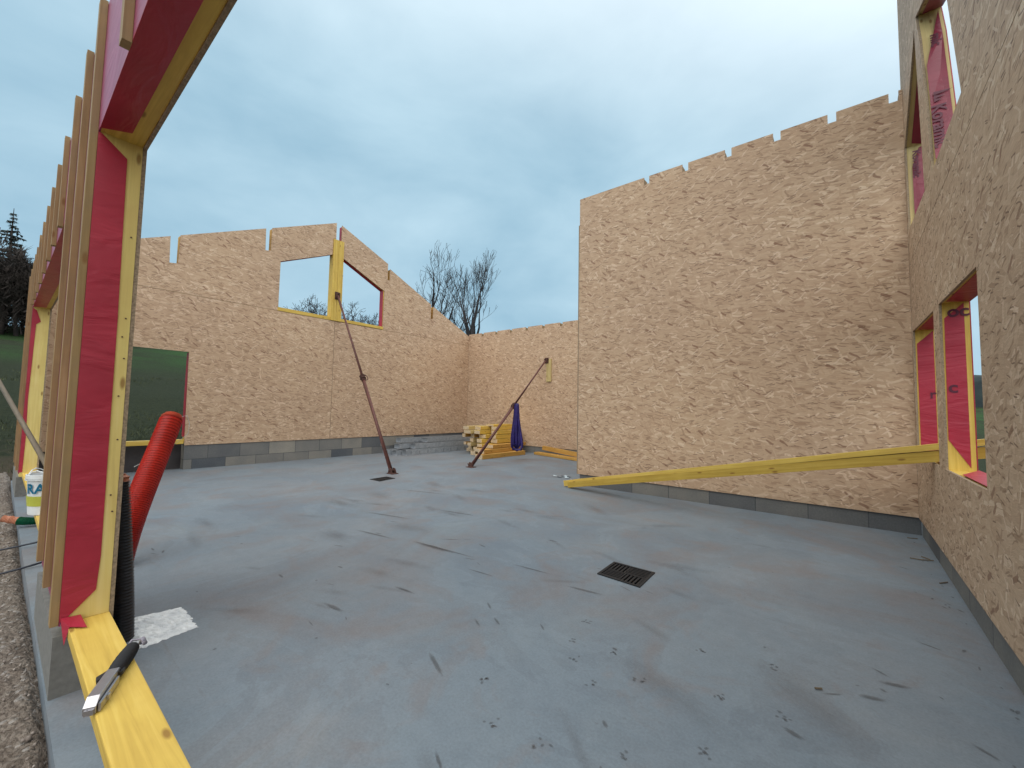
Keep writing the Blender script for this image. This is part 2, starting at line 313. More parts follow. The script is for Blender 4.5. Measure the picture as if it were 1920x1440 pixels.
# ------------------------------------------------------------------ mesh helpers (all lengths in modelling units)
def V(*a): return Vector(a)
class MB:
    def __init__(s): s.v = []; s.f = []; s.mi = []; s.uvs = {}
    def add(s, vs, fs, mi=0):
        o = len(s.v); s.v += [Vector(x) for x in vs]; s.f += [tuple(i + o for i in f) for f in fs]; s.mi += [mi] * len(fs)
    def box(s, x0, x1, y0, y1, z0, z1, mi=0, T=None):
        vs = [V(x, y, z) for x in (x0, x1) for y in (y0, y1) for z in (z0, z1)]
        if T: vs = [T @ v for v in vs]
        s.add(vs, [(0, 1, 3, 2), (4, 6, 7, 5), (0, 4, 5, 1), (2, 3, 7, 6), (0, 2, 6, 4), (1, 5, 7, 3)], mi); return s
    def prism(s, outer, axis, a0, a1, holes=(), mi=0, mside=None):
        """polygon in the plane across axis (0: (y,z), 1: (x,z), 2: (x,y)) extruded between a0 and a1"""
        def P(q, a):
            return V(a, q[0], q[1]) if axis == 0 else V(q[0], a, q[1]) if axis == 1 else V(q[0], q[1], a)
        loops = [list(outer)] + [list(h) for h in holes]
        flat = [q for l in loops for q in l]; n = len(flat)
        tris = tessellate_polygon([[V(q[0], q[1], 0) for q in l] for l in loops])
        fs = [tuple(t) for t in tris] + [tuple(i + n for i in reversed(t)) for t in tris]
        s.add([P(q, a0) for q in flat] + [P(q, a1) for q in flat], fs, mi)
        sf = []; k = 0
        for l in loops:
            m = len(l)
            for i in range(m):
                a, b = k + i, k + (i + 1) % m; sf.append((a, b, b + n, a + n))
            k += m
        s.add([P(q, a0) for q in flat] + [P(q, a1) for q in flat], sf, mi if mside is None else mside); return s
    def tube(s, pts, rad, seg=8, caps=True, mi=0):
        pts = [Vector(p) for p in pts]; n = len(pts)
        if not hasattr(rad, '__len__'): rad = [rad] * n
        ref = None; vs = []
        for i, p in enumerate(pts):
            d = (pts[min(i + 1, n - 1)] - pts[max(i - 1, 0)]).normalized()
            if ref is None: ref = V(0, 0, 1) if abs(d.z) < 0.9 else V(1, 0, 0)
            a = d.cross(ref)
            if a.length < 1e-6: a = d.cross(V(0.3, 1, 0.2))
            a.normalize(); b = d.cross(a); ref = b.cross(d) * 1.0
            for k in range(seg):
                t = 2 * math.pi * k / seg; vs.append(p + (a * math.cos(t) + b * math.sin(t)) * rad[i])
        fs = [(i * seg + k, i * seg + (k + 1) % seg, (i + 1) * seg + (k + 1) % seg, (i + 1) * seg + k) for i in range(n - 1) for k in range(seg)]
        if caps: fs += [tuple(range(seg))[::-1], tuple((n - 1) * seg + k for k in range(seg))]
        s.add(vs, fs, mi); return s
    def lathe(s, prof, c, seg=32, mi=0):
        vs = [V(c[0] + r * math.cos(2 * math.pi * k / seg), c[1] + r * math.sin(2 * math.pi * k / seg), c[2] + z) for r, z in prof for k in range(seg)]
        fs = [(i * seg + k, i * seg + (k + 1) % seg, (i + 1) * seg + (k + 1) % seg, (i + 1) * seg + k) for i in range(len(prof) - 1) for k in range(seg)]
        s.add(vs, fs, mi); return s

def build(name, mb, mats, parent=None, base=None, swap=False, bevel=0.0, smooth=False, uvoff=(0, 0), doubles=False):
    """ONE mesh object; vertices are given in world modelling units (relative to base when the parent carries it)"""
    if not isinstance(mats, (list, tuple)): mats = [mats]
    me = bpy.data.meshes.new(name); b = V(*(base or (0, 0, 0)))
    me.from_pydata([tuple((v - b) * S) for v in mb.v], [], mb.f); 
    for m in mats: me.materials.append(m)
    bm = bmesh.new(); bm.from_mesh(me); bm.faces.ensure_lookup_table()
    for i, f in enumerate(bm.faces): f.material_index = mb.mi[i]
    uvl = bm.loops.layers.uv.new('UVMap')
    for i, f in enumerate(bm.faces):
        if i in mb.uvs:
            for l, q in zip(f.loops, mb.uvs[i]): l[uvl].uv = q
            continue
        n = f.normal if f.normal.length > 0 else V(0, 0, 1); ax = max(range(3), key=lambda k: abs(n[k]))
        for l in f.loops:
            c = l.vert.co
            q = (c.y + b.y * S, c.z + b.z * S) if ax == 0 else (c.x + b.x * S, c.z + b.z * S) if ax == 1 else (c.x + b.x * S, c.y + b.y * S)
            if swap: q = (q[1], q[0])
            l[uvl].uv = (q[0] + uvoff[0], q[1] + uvoff[1])
    if doubles or bevel: bmesh.ops.remove_doubles(bm, verts=bm.verts, dist=1e-5)
    bmesh.ops.recalc_face_normals(bm, faces=bm.faces)
    if bevel:
        bmesh.ops.bevel(bm, geom=[e for e in bm.edges if len(e.link_faces) == 2 and e.calc_face_angle(0) > 0.5], offset=bevel * S, segments=2, affect='EDGES', profile=0.6)
    bm.to_mesh(me); bm.free()
    if smooth:
        for p in me.polygons: p.use_smooth = True
    o = bpy.data.objects.new(name, me); col.objects.link(o)
    if parent is not None: o.parent = parent
    elif base is not None: o.location = b * S
    return o

def tag(o, label=None, cat=None, group=None, kind=None):
    if label: o['label'] = label
    if cat: o['category'] = cat
    if group: o['group'] = group
    if kind: o['kind'] = kind
    return o

def empty(name, base, label, cat, group=None, rot=None):
    o = bpy.data.objects.new(name, None); col.objects.link(o); o.location = V(*base) * S
    o.empty_display_size = 0.1
    if rot: o.rotation_euler = rot
    return tag(o, label, cat, group)

def frame_from(p0, p1, up=(0, 0, 1)):
    """matrix whose local X runs from p0 to p1"""
    x = (Vector(p1) - Vector(p0)).normalized(); u = Vector(up); y = u.cross(x).normalized(); z = x.cross(y)
    m = Matrix((( x.x, y.x, z.x, p0[0]), (x.y, y.y, z.y, p0[1]), (x.z, y.z, z.z, p0[2]), (0, 0, 0, 1)))
    return m

def beam(name, p0, p1, w, h, mat, label, cat, group=None, up=(0, 0, 1), end_mat=None, bevel=0.0015):
    """a timber with its own local frame, length along local X, p0..p1 = centre line"""
    L = (Vector(p1) - Vector(p0)).length; mb = MB(); mb.box(0, L, -w / 2, w / 2, -h / 2, h / 2)
    o = build(name, mb, [mat, end_mat or mat], bevel=bevel)
    for p in o.data.polygons:
        if abs(p.normal.x) > 0.9: p.material_index = 1
    m = frame_from(p0, p1, up); m.translation = m.translation * S; o.matrix_world = m
    return tag(o, label, cat, group)

# ------------------------------------------------------------------ ground, slab, terrain
def terrain_h(x, y):
    h = -0.12
    d = max(0.0, -x - 8.6)
    if x < 0:
        t = min(d / 3.0, 1.0); h += 0.10 * t
        h += 0.155 * max(0.0, d - 1.5) if d < 62 else 0.155 * 60.5 + 0.03 * (d - 62)
        # blend the slope away in front of the house
    r = max(0.0, y - 9.5)
    if x > -12:
        k = min(1.0, max(0.0, (x + 12) / 12)); rr = r
        h += -k * (0.17 * min(rr, 50) - 0.088 * max(0.0, min(rr, 260) - 62) - 0.03 * max(0.0, rr - 260))
    q = max(0.0, x - 1.5)
    h += -0.10 * min(q, 40)
    return h
mb = MB()
rings = [0, 1.5, 3, 5, 7, 9, 11, 13, 15, 18, 22, 27, 33, 40, 50, 62, 75, 90, 110, 140, 180, 240, 320, 420]
NA = 96
vs = []
for i, R in enumerate(rings):
    for k in range(NA):
        t = 2 * math.pi * k / NA; x, y = -3.5 + R * math.cos(t), 4 + R * math.sin(t)
        z = terrain_h(x, y)
        inside = -8.2 < x < 0.9 and -0.2 < y < 8.6
        if inside or R < 6: z = -0.35
        elif R > 12: z += 0.12 * math.sin(x * 0.31 + y * 0.17) + 0.06 * math.sin(x * 0.9 - y * 0.6)
        vs.append(V(x, y, z))
mb.add(vs, [(i * NA + k, i * NA + (k + 1) % NA, (i + 1) * NA + (k + 1) % NA, (i + 1) * NA + k) for i in range(len(rings) - 1) for k in range(NA)])
tag(build('ground', mb, M['ground'], smooth=True, doubles=True), kind='structure', label='dull green meadow rising behind the building site')

# gravel strip in front of the slab, finely displaced
mb = MB(); rng = random.Random(3); nx, ny = 230, 60
xs = [-0.3 - 11.5 * (i / nx) ** 1.35 for i in range(nx + 1)]; ys = [0.16 - 4.4 * (j / ny) ** 1.5 for j in range(ny + 1)]
vs = []
for i, x in enumerate(xs):
    for j, y in enumerate(ys):
        z = -0.055 + 0.02 * math.sin(x * 2.1 + y * 3) + rng.uniform(-0.010, 0.010) - (0.03 if j < 2 else 0)
        z -= max(0, (-y - 3.4)) * 0.15 + max(0, (-x - 10.5)) * 0.15
        vs.append(V(x + rng.uniform(-.006, .006), y + (rng.uniform(-.006, .006) if j else 0), z))
mb.add(vs, [(i * (ny + 1) + j, i * (ny + 1) + j + 1, (i + 1) * (ny + 1) + j + 1, (i + 1) * (ny + 1) + j) for i in range(nx) for j in range(ny)])
tag(build('gravel', mb, M['gravel'], smooth=True), kind='structure', label='stony brown gravel beside the concrete slab')

mb = MB(); rng = random.Random(8)
for k in range(1500):
    x = -0.9 - 8 * rng.random() ** 1.8; y = 0.13 - 1.2 * rng.random() ** 1.6; r = rng.uniform(0.002, 0.008) * (1 + 0.6 * rng.random() ** 4)
    z = -0.05 + 0.02 * math.sin(x * 2.1 + y * 3); a = [r * rng.uniform(.6, 1.2) for _ in range(3)]
    c = V(x, y, z); q = Euler((rng.random() * 6, rng.random() * 6, rng.random() * 6)).to_matrix()
    pts = [V(1, 0, 0), V(-1, 0, 0), V(0, 1, 0), V(0, -1, 0), V(0, 0, 1), V(0, 0, -1)]
    mb.add([c + q @ V(p.x * a[0], p.y * a[1], p.z * a[2]) for p in pts], [(0, 2, 4), (2, 1, 4), (1, 3, 4), (3, 0, 4), (2, 0, 5), (1, 2, 5), (3, 1, 5), (0, 3, 5)])
tag(build('pebbles', mb, mat_plain('pebble_stone', (0.36, 0.31, 0.27), 0.8, c2=(0.13, 0.10, 0.085), vs=9), smooth=True), 'loose pale pebbles scattered over the brown gravel', 'pebbles', kind='stuff')

mb = MB(); mb.prism([(-8.05, 0.155), (0.75, 0.155), (0.75, 8.1), (-8.05, 8.1)], 2, -0.3, 0.0,
    holes=[[(-1.205, 2.36), (-1.21, 2.605), (-0.945, 2.605), (-0.935, 2.345)], [(-5.08, 3.245), (-5.09, 3.515), (-4.90, 3.52), (-4.85, 3.25)]])
tag(build('floor', mb, M['floor']), kind='structure', label='blue grey concrete floor slab with muddy marks')

# ------------------------------------------------------------------ block stem walls
M['blocks_even'] = mat_blocks('even_grey_blocks', (0.135, 0.137, 0.140), (0.235, 0.222, 0.20))
def plinth(x0, x1, y0, y1, z1, label, extra=()):
    mb = MB(); mb.box(x0, x1, y0, y1, 0.0, z1)
    for e in extra: mb.box(*e)
    o = build('block_plinth', mb, M['blocks' if z1 > 0.3 else 'blocks_even'], base=((x0 + x1) / 2, (y0 + y1) / 2, 0))
    return tag(o, label, 'block wall', 'concrete block plinths under the timber walls')
plinth(-7.90, -7.748, 1.790, 7.93, 0.40, 'two course concrete block plinth under the gable wall with the peaked window')
plinth(-7.747, -2.95, 7.752, 7.93, 0.19, 'concrete block plinth under the low back wall behind the timber pile')
plinth(-2.785, 0.477, 4.925, 5.10, 0.19, 'concrete block plinth under the tall notched wall, below the leaning planks')
plinth(0.478, 0.64, 0.36, 4.92, 0.19, 'concrete block plinth under the near right wall with two red lined windows')
# dark low block wall set back in the gable door gap
mb = MB(); mb.box(-8.00, -7.92, 0.30, 1.95, -0.3, 0.42)
tag(build('block_plinth', mb, mat_plain('dark_block', (0.075, 0.068, 0.070), 0.95, c2=(0.05, 0.045, 0.047), vs=3, bump=0.2), base=(-7.96, 1.2, 0)), 'dark low block wall set back in the gable doorway, under the yellow beam', 'block wall', 'concrete block plinths under the timber walls')

def front_plinth(x0, x1, label):
    mb = MB(); mb.box(x0, x1, 0.160, 0.290, -0.003, 0.203)
    o = build('block_plinth', mb, [M['block_face'], M['blocks']], base=((x0 + x1) / 2, 0.22, 0))
    return tag(o, label, 'block wall', 'concrete block plinths under the timber walls')
front_plinth(-2.93, -2.09, 'dark concrete block plinth end under the red lined post nearest the camera')
front_plinth(-7.85, -6.65, 'dark concrete block plinth at the far left, beyond the white bucket')

# ------------------------------------------------------------------ far gable wall A (plane x = -7.736)
XA = -7.736
out_low = [(0.30, 0.361), (0.68, 0.361), (0.68, 0.443), (0.68, 1.775), (1.772, 1.775), (1.772, 0.361), (7.740, 0.361)]
lw = [(0.30, 0.361), (0.68, 0.361), (0.68, 1.775), (1.772, 1.770), (1.785, 0.361)]
wall = empty('timber_wall', (XA, 4.0, 0), 'far gable wall of chipboard with a peaked two pane window opening', 'wall', 'timber framed walls')
WB = (XA, 4.0, 0)
SY, SZ, SG = 4.036, 2.645, 0.0025
def seamA(y): return 2.645
def obj_panel(outer, holes, uvo, a0=XA - 0.012, a1=XA, axis=0, parent=wall, base=WB, label=None):
    mb = MB(); mb.prism(outer, axis, a0, a1, holes, 0, 1)
    o = build('chipboard_panel', mb, [M['osb'], M['osb_edge']], parent, base, uvoff=uvo)
    if label: o['label'] = label
    return o
obj_panel(lw + [(SY - SG, 0.361), (SY - SG, SZ - SG), (0.30, SZ - SG)], (), (0, 0))
obj_panel([(SY + SG, 0.361), (7.738, 0.361), (7.738, SZ - SG), (SY + SG, SZ - SG)], (), (3.3, 1.7))
obj_panel([(0.30, SZ + SG), (3.0, SZ + SG), (3.0, 2.66), (2.996, 2.705), (2.992, 3.532), (3.935, 3.945), (3.935, 4.26), (3.991, 4.262), (3.991, 4.597),
           (2.833, 4.078), (2.827, 3.671), (2.743, 3.654), (2.735, 4.036), (1.578, 3.516), (1.569, 3.079), (1.469, 3.066), (1.461, 3.462), (0.30, 2.95)], (), (6.1, 2.9))
obj_panel([(5.11, SZ + SG), (7.738, SZ + SG), (7.738, 2.885), (6.490, 3.437), (6.487, 3.13), (6.425, 3.13), (6.425, 3.470), (5.243, 4.015), (5.240, 3.76), (5.187, 3.76),
           (5.187, 4.115), (4.10, 4.585), (4.10, 4.26), (4.15, 4.26), (4.15, 3.935), (5.119, 3.494), (5.105, 2.705), (5.105, SZ + SG)], (), (1.1, 5.9))
# timber core, seen in reveals and notches
XF = XA - 0.0125
def core(outer, holes=(), mat=M['yellow'], name='stud_frame', a1=XF, a0=XA - 0.125, parent=wall, base=WB, axis=0, swap=False):
    mb = MB(); mb.prism(outer, axis, a0, a1, holes); return build(name, mb, mat, parent, base, swap=swap)
core([(0.30, 0.405), (0.70, 0.405), (0.70, 1.79), (1.79, 1.79), (1.79, 0.405), (7.735, 0.405), (7.735, 2.64), (0.30, 2.64)])
core([(0.30, 2.642), (3.0, 2.642), (3.0, 3.55), (3.93, 3.965), (3.93, 4.24), (3.985, 4.24), (3.985, 4.575), (2.85, 4.06), (2.84, 3.655), (2.73, 3.64), (2.725, 4.01), (1.60, 3.50), (1.59, 3.06), (1.45, 3.05), (1.445, 3.43), (0.30, 2.93)])
core([(5.10, 2.642), (7.735, 2.642), (7.735, 2.86), (6.50, 3.41), (6.497, 3.11), (6.41, 3.11), (6.41, 3.45), (5.26, 3.985), (5.25, 3.74), (5.175, 3.74), (5.175, 4.10), (4.12, 4.55), (4.12, 4.24), (4.16, 4.24), (4.16, 3.955), (5.10, 3.515)])
# red film on the outside and wrapped into the reveals
def film(outer, axis, a0, a1, parent, base, name='red_film', mat=None, holes=()):
    mb = MB(); mb.prism(outer, axis, a0, a1, holes); return build(name, mb, mat or M['film'], parent, base)
film([(0.30, 0.405), (0.70, 0.405), (0.70, 1.79), (1.79, 1.79), (1.79, 0.405), (7.735, 0.405), (7.735, 2.86), (5.26, 3.985), (5.25, 3.74), (5.175, 3.74), (5.175, 4.10), (4.12, 4.55), (4.12, 4.24), (4.16, 4.24), (4.16, 3.96), (5.10, 3.515), (5.10, 2.70), (3.0, 2.70), (3.0, 3.55),
      (3.93, 3.965), (3.93, 4.24), (3.985, 4.24), (3.985, 4.575), (2.85, 4.06), (2.84, 3.655), (2.73, 3.64), (2.725, 4.01), (1.60, 3.50), (1.59, 3.06), (1.45, 3.05), (1.445, 3.43), (0.30, 2.93)], 0, XA - 0.131, XA - 0.126, wall, WB)
mb = MB(); mb.box(XA - 0.131, XA - 0.014, 5.092, 5.0995, 2.72, 3.50); mb.box(XA - 0.131, XA - 0.03, 1.777, 1.789, 0.49, 1.76)
mb.prism([(4.16, 3.948), (5.095, 3.508), (5.095, 3.500), (4.16, 3.940)], 0, XA - 0.131, XA - 0.05)
mb.prism([(3.0, 3.543), (3.93, 3.958), (3.93, 3.950), (3.0, 3.535)], 0, XA - 0.131, XA - 0.05)
mb.box(XA - 0.10, XA - 0.014, 4.103, 4.109, 4.28, 4.56); mb.box(XA - 0.131, XA - 0.04, 0.701, 0.709, 0.45, 1.78)
build('film_reveal', mb, M['film'], wall, WB)
mb = MB()
for (a, b, c, d) in ((5.2405, 5.252, 3.77, 4.0), (6.488, 6.496, 3.14, 3.425), (2.828, 2.838, 3.68, 4.06), (1.570, 1.582, 3.09, 3.50)): mb.box(XA - 0.10, XA - 0.0135, a, b, c, d)
build('notch_lining', mb, M['orange'], wall, WB)
# window timber: sill plates, twin centre post, soffit lip
mb = MB(); mb.box(XA - 0.124, XA + 0.004, 2.985, 3.935, 2.650, 2.712); mb.box(XA - 0.124, XA + 0.004, 4.155, 5.118, 2.655, 2.712)
build('window_sill', mb, M['yellow'], wall, WB)
for y0, y1 in ((3.937, 4.040), (4.044, 4.150)):
    mb = MB(); mb.box(XA - 0.124, XA + 0.022, y0, y1, 2.648, 4.255); build('window_post', mb, M['yellow'], wall, WB, swap=True, bevel=0.002)
mb = MB(); mb.box(XA - 0.124, XA + 0.006, 0.66, 1.774, 0.385, 0.446); build('bottom_plate', mb, M['yellow'], wall, WB)

# earth bank outside the door gap
# ------------------------------------------------------------------ back wall B (plane y = 7.739)
def notched_top(x0, x1, z, cs, w, d, z_of=None):
    pts = [(x1, z)]
    for c in sorted(cs, reverse=True):
        pts += [(c + w / 2, z), (c + w / 2, z - d), (c - w / 2, z - d), (c - w / 2, z)]
    pts.append((x0, z)); return pts
YB = 7.739
wall = empty('timber_wall', (-5.2, YB, 0), 'low back chipboard wall in the far corner, behind the leaning prop with the purple sling', 'wall', 'timber framed walls'); WB = (-5.2, YB, 0)
csB = [-7.25, -6.78, -6.31, -5.825, -5.35, -4.871, -4.40, -3.92, -3.45]
mb = MB(); mb.prism([(XA + 0.001, 0.150)] + [(-2.86, 0.150)] + notched_top(XA + 0.001, -2.86, 2.935, csB, 0.068, 0.085), 1, YB, YB + 0.012, (), 0, 1)
build('chipboard_panel', mb, [M['osb'], M['osb_edge']], wall, WB, uvoff=(2.2, 4.1))
mb = MB(); mb.box(XA, -2.86, YB + 0.0125, YB + 0.12, 0.192, 2.84); build('stud_frame', mb, M['yellow'], wall, WB)
mb = MB()
e0 = -7.7
for c in csB + [-2.9]:
    mb.box(e0, c - 0.04, YB + 0.0125, YB + 0.12, 2.842, 2.925); e0 = c + 0.04
build('top_blocking', mb, M['raw'], wall, WB)

# ------------------------------------------------------------------ tall inner wall C (plane y = 4.911)
YC, XC0, XD = 4.911, -2.807, 0.461
wall = empty('timber_wall', (-1.2, YC, 0), 'tall chipboard wall with a notched top, the largest in the middle of the view', 'wall', 'timber framed walls'); WB = (-1.2, YC, 0)
csC = [-1.866, -1.403, -0.947, -0.491, -0.038, 0.403]
mb = MB(); mb.prism([(XC0, 0.146), (XD - 0.001, 0.146)] + notched_top(XC0, XD - 0.001, 3.918, csC, 0.066, 0.092), 1, YC, YC + 0.012, (), 0, 1)
build('chipboard_panel', mb, [M['osb'], M['osb_edge']], wall, WB)
mb = MB(); mb.box(XC0 + 0.013, XD - 0.002, YC + 0.0125, YC + 0.12, 0.192, 3.82); build('stud_frame', mb, M['yellow'], wall, WB)
mb = MB(); e0 = XC0 + 0.013
for c in csC + [XD + 0.03]:
    mb.box(e0, c - 0.036, YC + 0.0125, YC + 0.12, 3.823, 3.908); e0 = c + 0.036
build('top_blocking', mb, M['raw'], wall, WB)
# return wall to the back
mb = MB(); mb.prism([(YC + 0.0005, 0.146), (YB, 0.146), (YB, 2.92), (6.6, 3.25), (YC + 0.0005, 3.55)], 0, XC0 - 0.016, XC0 + 0.0, (), 0, 1)
build('side_panel', mb, [M['osb'], M['osb_edge']], wall, WB)

# ------------------------------------------------------------------ near right wall D (plane x = 0.461)
wall = empty('timber_wall', (XD, 3.2, 0), 'near right chipboard wall with red lined window openings on two levels', 'wall', 'timber framed walls'); WB = (XD, 3.2, 0)
ZS = 2.31
WL = [[(3.80, 0.682), (4.842, 0.682), (4.842, 1.72), (3.80, 1.69)], [(2.655, 0.690), (3.598, 0.682), (3.598, 1.69), (2.655, 1.66)]]
mb = MB(); mb.prism([(0.31, 0.142), (5.03, 0.142), (5.03, ZS - 0.002), (0.31, ZS - 0.002)], 0, XD, XD + 0.013, WL, 0, 1)
build('chipboard_panel', mb, [M['osb'], M['osb_edge']], wall, WB, uvoff=(4.4, 3.1))
WU = [[(3.935, 2.555), (4.835, 2.60), (4.90, 3.36), (4.11, 3.86)], [(2.755, 2.53), (3.62, 2.545), (4.02, 3.90), (3.60, 3.70), (2.98, 3.17)]]
WU[1] = [(2.775, 2.535), (3.625, 2.545), (3.70, 2.95), (3.885, 3.62), (4.015, 3.89), (3.62, 3.715), (2.99, 3.40), (2.985, 3.18)]
mb = MB(); mb.prism([(0.31, ZS + 0.002), (5.03, ZS + 0.002), (5.03, 4.9), (3.2, 5.6), (0.31, 4.3)], 0, XD, XD + 0.013, WU, 0, 1)
build('chipboard_panel', mb, [M['osb'], M['osb_edge']], wall, WB, uvoff=(7.4, 1.1))
XO = XD + 0.128
def grow(poly, g):
    cx = sum(p[0] for p in poly) / len(poly); cy = sum(p[1] for p in poly) / len(poly)
    return [(p[0] + (g if p[0] > cx else -g), p[1] + (g if p[1] > cy else -g)) for p in poly]
mb = MB(); mb.prism([(0.31, 0.192), (5.02, 0.192), (5.02, ZS), (0.31, ZS)], 0, XD + 0.0135, XO, [grow(w, 0.004) for w in WL])
build('stud_frame', mb, M['yellow'], wall, WB, swap=True)
WU2 = [[(3.93, 2.55), (4.842, 2.595), (4.907, 3.365), (4.105, 3.87)], [(2.77, 2.53), (3.63, 2.54), (3.705, 2.95), (3.89, 3.62), (4.02, 3.90), (3.62, 3.725), (2.985, 3.41), (2.98, 3.18)]]
mb = MB(); mb.prism([(0.31, ZS + 0.001), (5.02, ZS + 0.001), (5.02, 4.88), (3.2, 5.58), (0.31, 4.28)], 0, XD + 0.0135, XO, WU2)
build('stud_frame', mb, M['pale'], wall, WB, swap=True)
mb = MB(); mb.prism([(0.31, 0.192), (5.02, 0.192), (5.02, 4.88), (3.2, 5.58), (0.31, 4.28)], 0, XO + 0.001, XO + 0.006, [grow(w, 0.006) for w in WL] + WU2)
build('red_film', mb, M['film'], wall, WB)
# film wrapped into the reveals: jamb films are cut on a mitre
XW = XO + 0.005
def jamb_film(y, pts, t=0.003, name='film_reveal'):
    mb = MB(); mb.prism(pts, 1, y - t, y); return build(name, mb, M['film'], wall, WB)
def poly_film(pts3, n, name='film_reveal', mat=None):
    """thin sheet through 3D points with thickness along n"""
    mb = MB(); n = V(*n); k = len(pts3); a = [V(*p) for p in pts3]; b = [p + n for p in a]
    tr = [tuple(range(k)), tuple(range(2 * k - 1, k - 1, -1))] + [(i, (i + 1) % k, k + (i + 1) % k, k + i) for i in range(k)]
    mb.add(a + b, tr); return build(name, mb, mat or M['film'], wall, WB)
xi = XD + 0.028
jamb_film(3.602, [(XD + 0.022, 1.60), (XO - 0.022, 1.685), (XO - 0.022, 0.70), (XD + 0.018, 0.86)])
jamb_film(4.846, [(XD + 0.022, 1.61), (XO - 0.006, 1.712), (XO - 0.006, 0.70), (XD + 0.022, 0.72)])
for y0, y1, za, zb in ((2.66, 3.60, 1.66, 1.69), (3.80, 4.842, 1.69, 1.72)):
    poly_film([(XD + 0.025, y0 + 0.02, za - 0.001), (XD + 0.025, y1 - 0.06, zb - 0.001), (XW, y1, zb - 0.001), (XW, y0, za - 0.001)], (0, 0, 0.003))
poly_film([(XD + 0.018, 2.66, 0.694), (XD + 0.018, 3.25, 0.690), (XW, 3.58, 0.690), (XW, 2.66, 0.694)], (0, 0, 0.003))
poly_film([(XD + 0.028, 3.82, 0.685), (XD + 0.028, 4.6, 0.685), (XW, 4.8, 0.685), (XW, 3.82, 0.685)], (0, 0, 0.003))
# upper windows
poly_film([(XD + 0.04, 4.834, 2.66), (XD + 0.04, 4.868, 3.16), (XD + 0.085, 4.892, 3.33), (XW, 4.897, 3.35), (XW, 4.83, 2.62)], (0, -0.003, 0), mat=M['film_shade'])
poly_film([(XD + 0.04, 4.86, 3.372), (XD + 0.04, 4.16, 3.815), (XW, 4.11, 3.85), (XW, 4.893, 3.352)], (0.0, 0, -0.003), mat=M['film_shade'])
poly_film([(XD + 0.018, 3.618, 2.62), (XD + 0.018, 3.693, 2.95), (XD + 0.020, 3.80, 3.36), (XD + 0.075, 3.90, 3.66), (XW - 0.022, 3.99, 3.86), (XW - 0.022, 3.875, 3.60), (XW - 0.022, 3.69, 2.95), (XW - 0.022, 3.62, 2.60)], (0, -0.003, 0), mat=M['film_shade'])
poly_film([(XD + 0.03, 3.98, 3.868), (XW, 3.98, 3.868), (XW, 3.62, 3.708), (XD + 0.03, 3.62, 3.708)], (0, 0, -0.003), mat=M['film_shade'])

# printed lettering on the films (flat characters standing on the film)
def text_part(body, size, mat_rows, parent, base, name='printed_lettering'):
    cu = bpy.data.curves.new(name, 'FONT'); cu.body = body; cu.size = size * S; cu.align_x = 'LEFT'; cu.align_y = 'CENTER'; cu.extrude = 0.0001; cu.offset = 0.0025
    t = bpy.data.objects.new(name, cu); col.objects.link(t)
    dg = bpy.context.evaluated_depsgraph_get(); me = bpy.data.meshes.new_from_object(t.evaluated_get(dg)); bpy.data.objects.remove(t)
    me.materials.clear(); me.materials.append(M['film_ink']) if mat_rows is None else me.materials.append(mat_rows)
    o = bpy.data.objects.new(name, me); col.objects.link(o); o.parent = parent
    return o
def on_jamb(o, y, x, z, slope, base, flip=1):
    """text runs downwards along the jamb, letters' tops towards the outside (+x)"""
    d = V(0, slope, -1).normalized(); u = V(1, 0, 0) * flip; n = d.cross(u)
    m = Matrix(((d.x, u.x, n.x, 0), (d.y, u.y, n.y, 0), (d.z, u.z, n.z, 0), (0, 0, 0, 1)))
    m.translation = (V(x, y, z) - V(*base)) * S; o.matrix_local = m
jx = XD + 0.066
def yfilm(z):
    P = [(2.60, 3.615), (2.95, 3.690), (3.36, 3.797), (3.66, 3.897), (3.86, 3.987)]
    for (a, ya), (b, yb) in zip(P, P[1:]):
        if z <= b: return ya + (yb - ya) * (z - a) / (b - a)
    return P[-1][1]
def bent_text(body, size, x, z):
    o = text_part(body, size, None, wall, WB)
    bm = bmesh.new(); bm.from_mesh(o.data); bmesh.ops.subdivide_edges(bm, edges=bm.edges, cuts=2); bm.to_mesh(o.data); bm.free()
    for v in o.data.vertices:
        zz = z - v.co.x / S; v.co = V(x + v.co.y / S - WB[0], yfilm(zz) - 0.0045 - v.co.z / S - WB[1], zz - WB[2]) * S
def upright_text(body, size, x, y, z):
    o = text_part(body, size, None, wall, WB)
    m = Matrix(((1, 0, 0, 0), (0, 0, -1, 0), (0, 1, 0, 0), (0, 0, 0, 1))); m.translation = (V(x, y, z) - V(*WB)) * S; o.matrix_local = m
bent_text('Koramic', 0.094, jx - 0.016, 3.02)
bent_text('mic', 0.080, jx + 0.010, 3.62)
on_jamb(text_part('Koramic', 0.07, None, wall, WB), 4.858, jx, 3.30, 0.0, WB)
mb = MB()   # the little mountain mark above the word
for k, (a, h) in enumerate(((0.0, 0.09), (0.03, 0.055), (0.055, 0.04))):
    z = 3.125 - a; y = yfilm(z) + 0.004
    mb.add([V(jx - 0.03, y - 0.007, z), V(jx - 0.03, y - 0.013, z - 0.026), V(jx - 0.03 + h, y - 0.010, z - 0.013)], [(0, 1, 2)])
build('printed_mark', mb, M['film_ink'], wall, WB)
upright_text('c', 0.095, XD + 0.026, 3.5965, 1.175)
upright_text('oc', 0.095, XD + 0.034, 3.5965, 1.635)
upright_text('r', 0.10, XD + 0.085, 4.8405, 1.18)

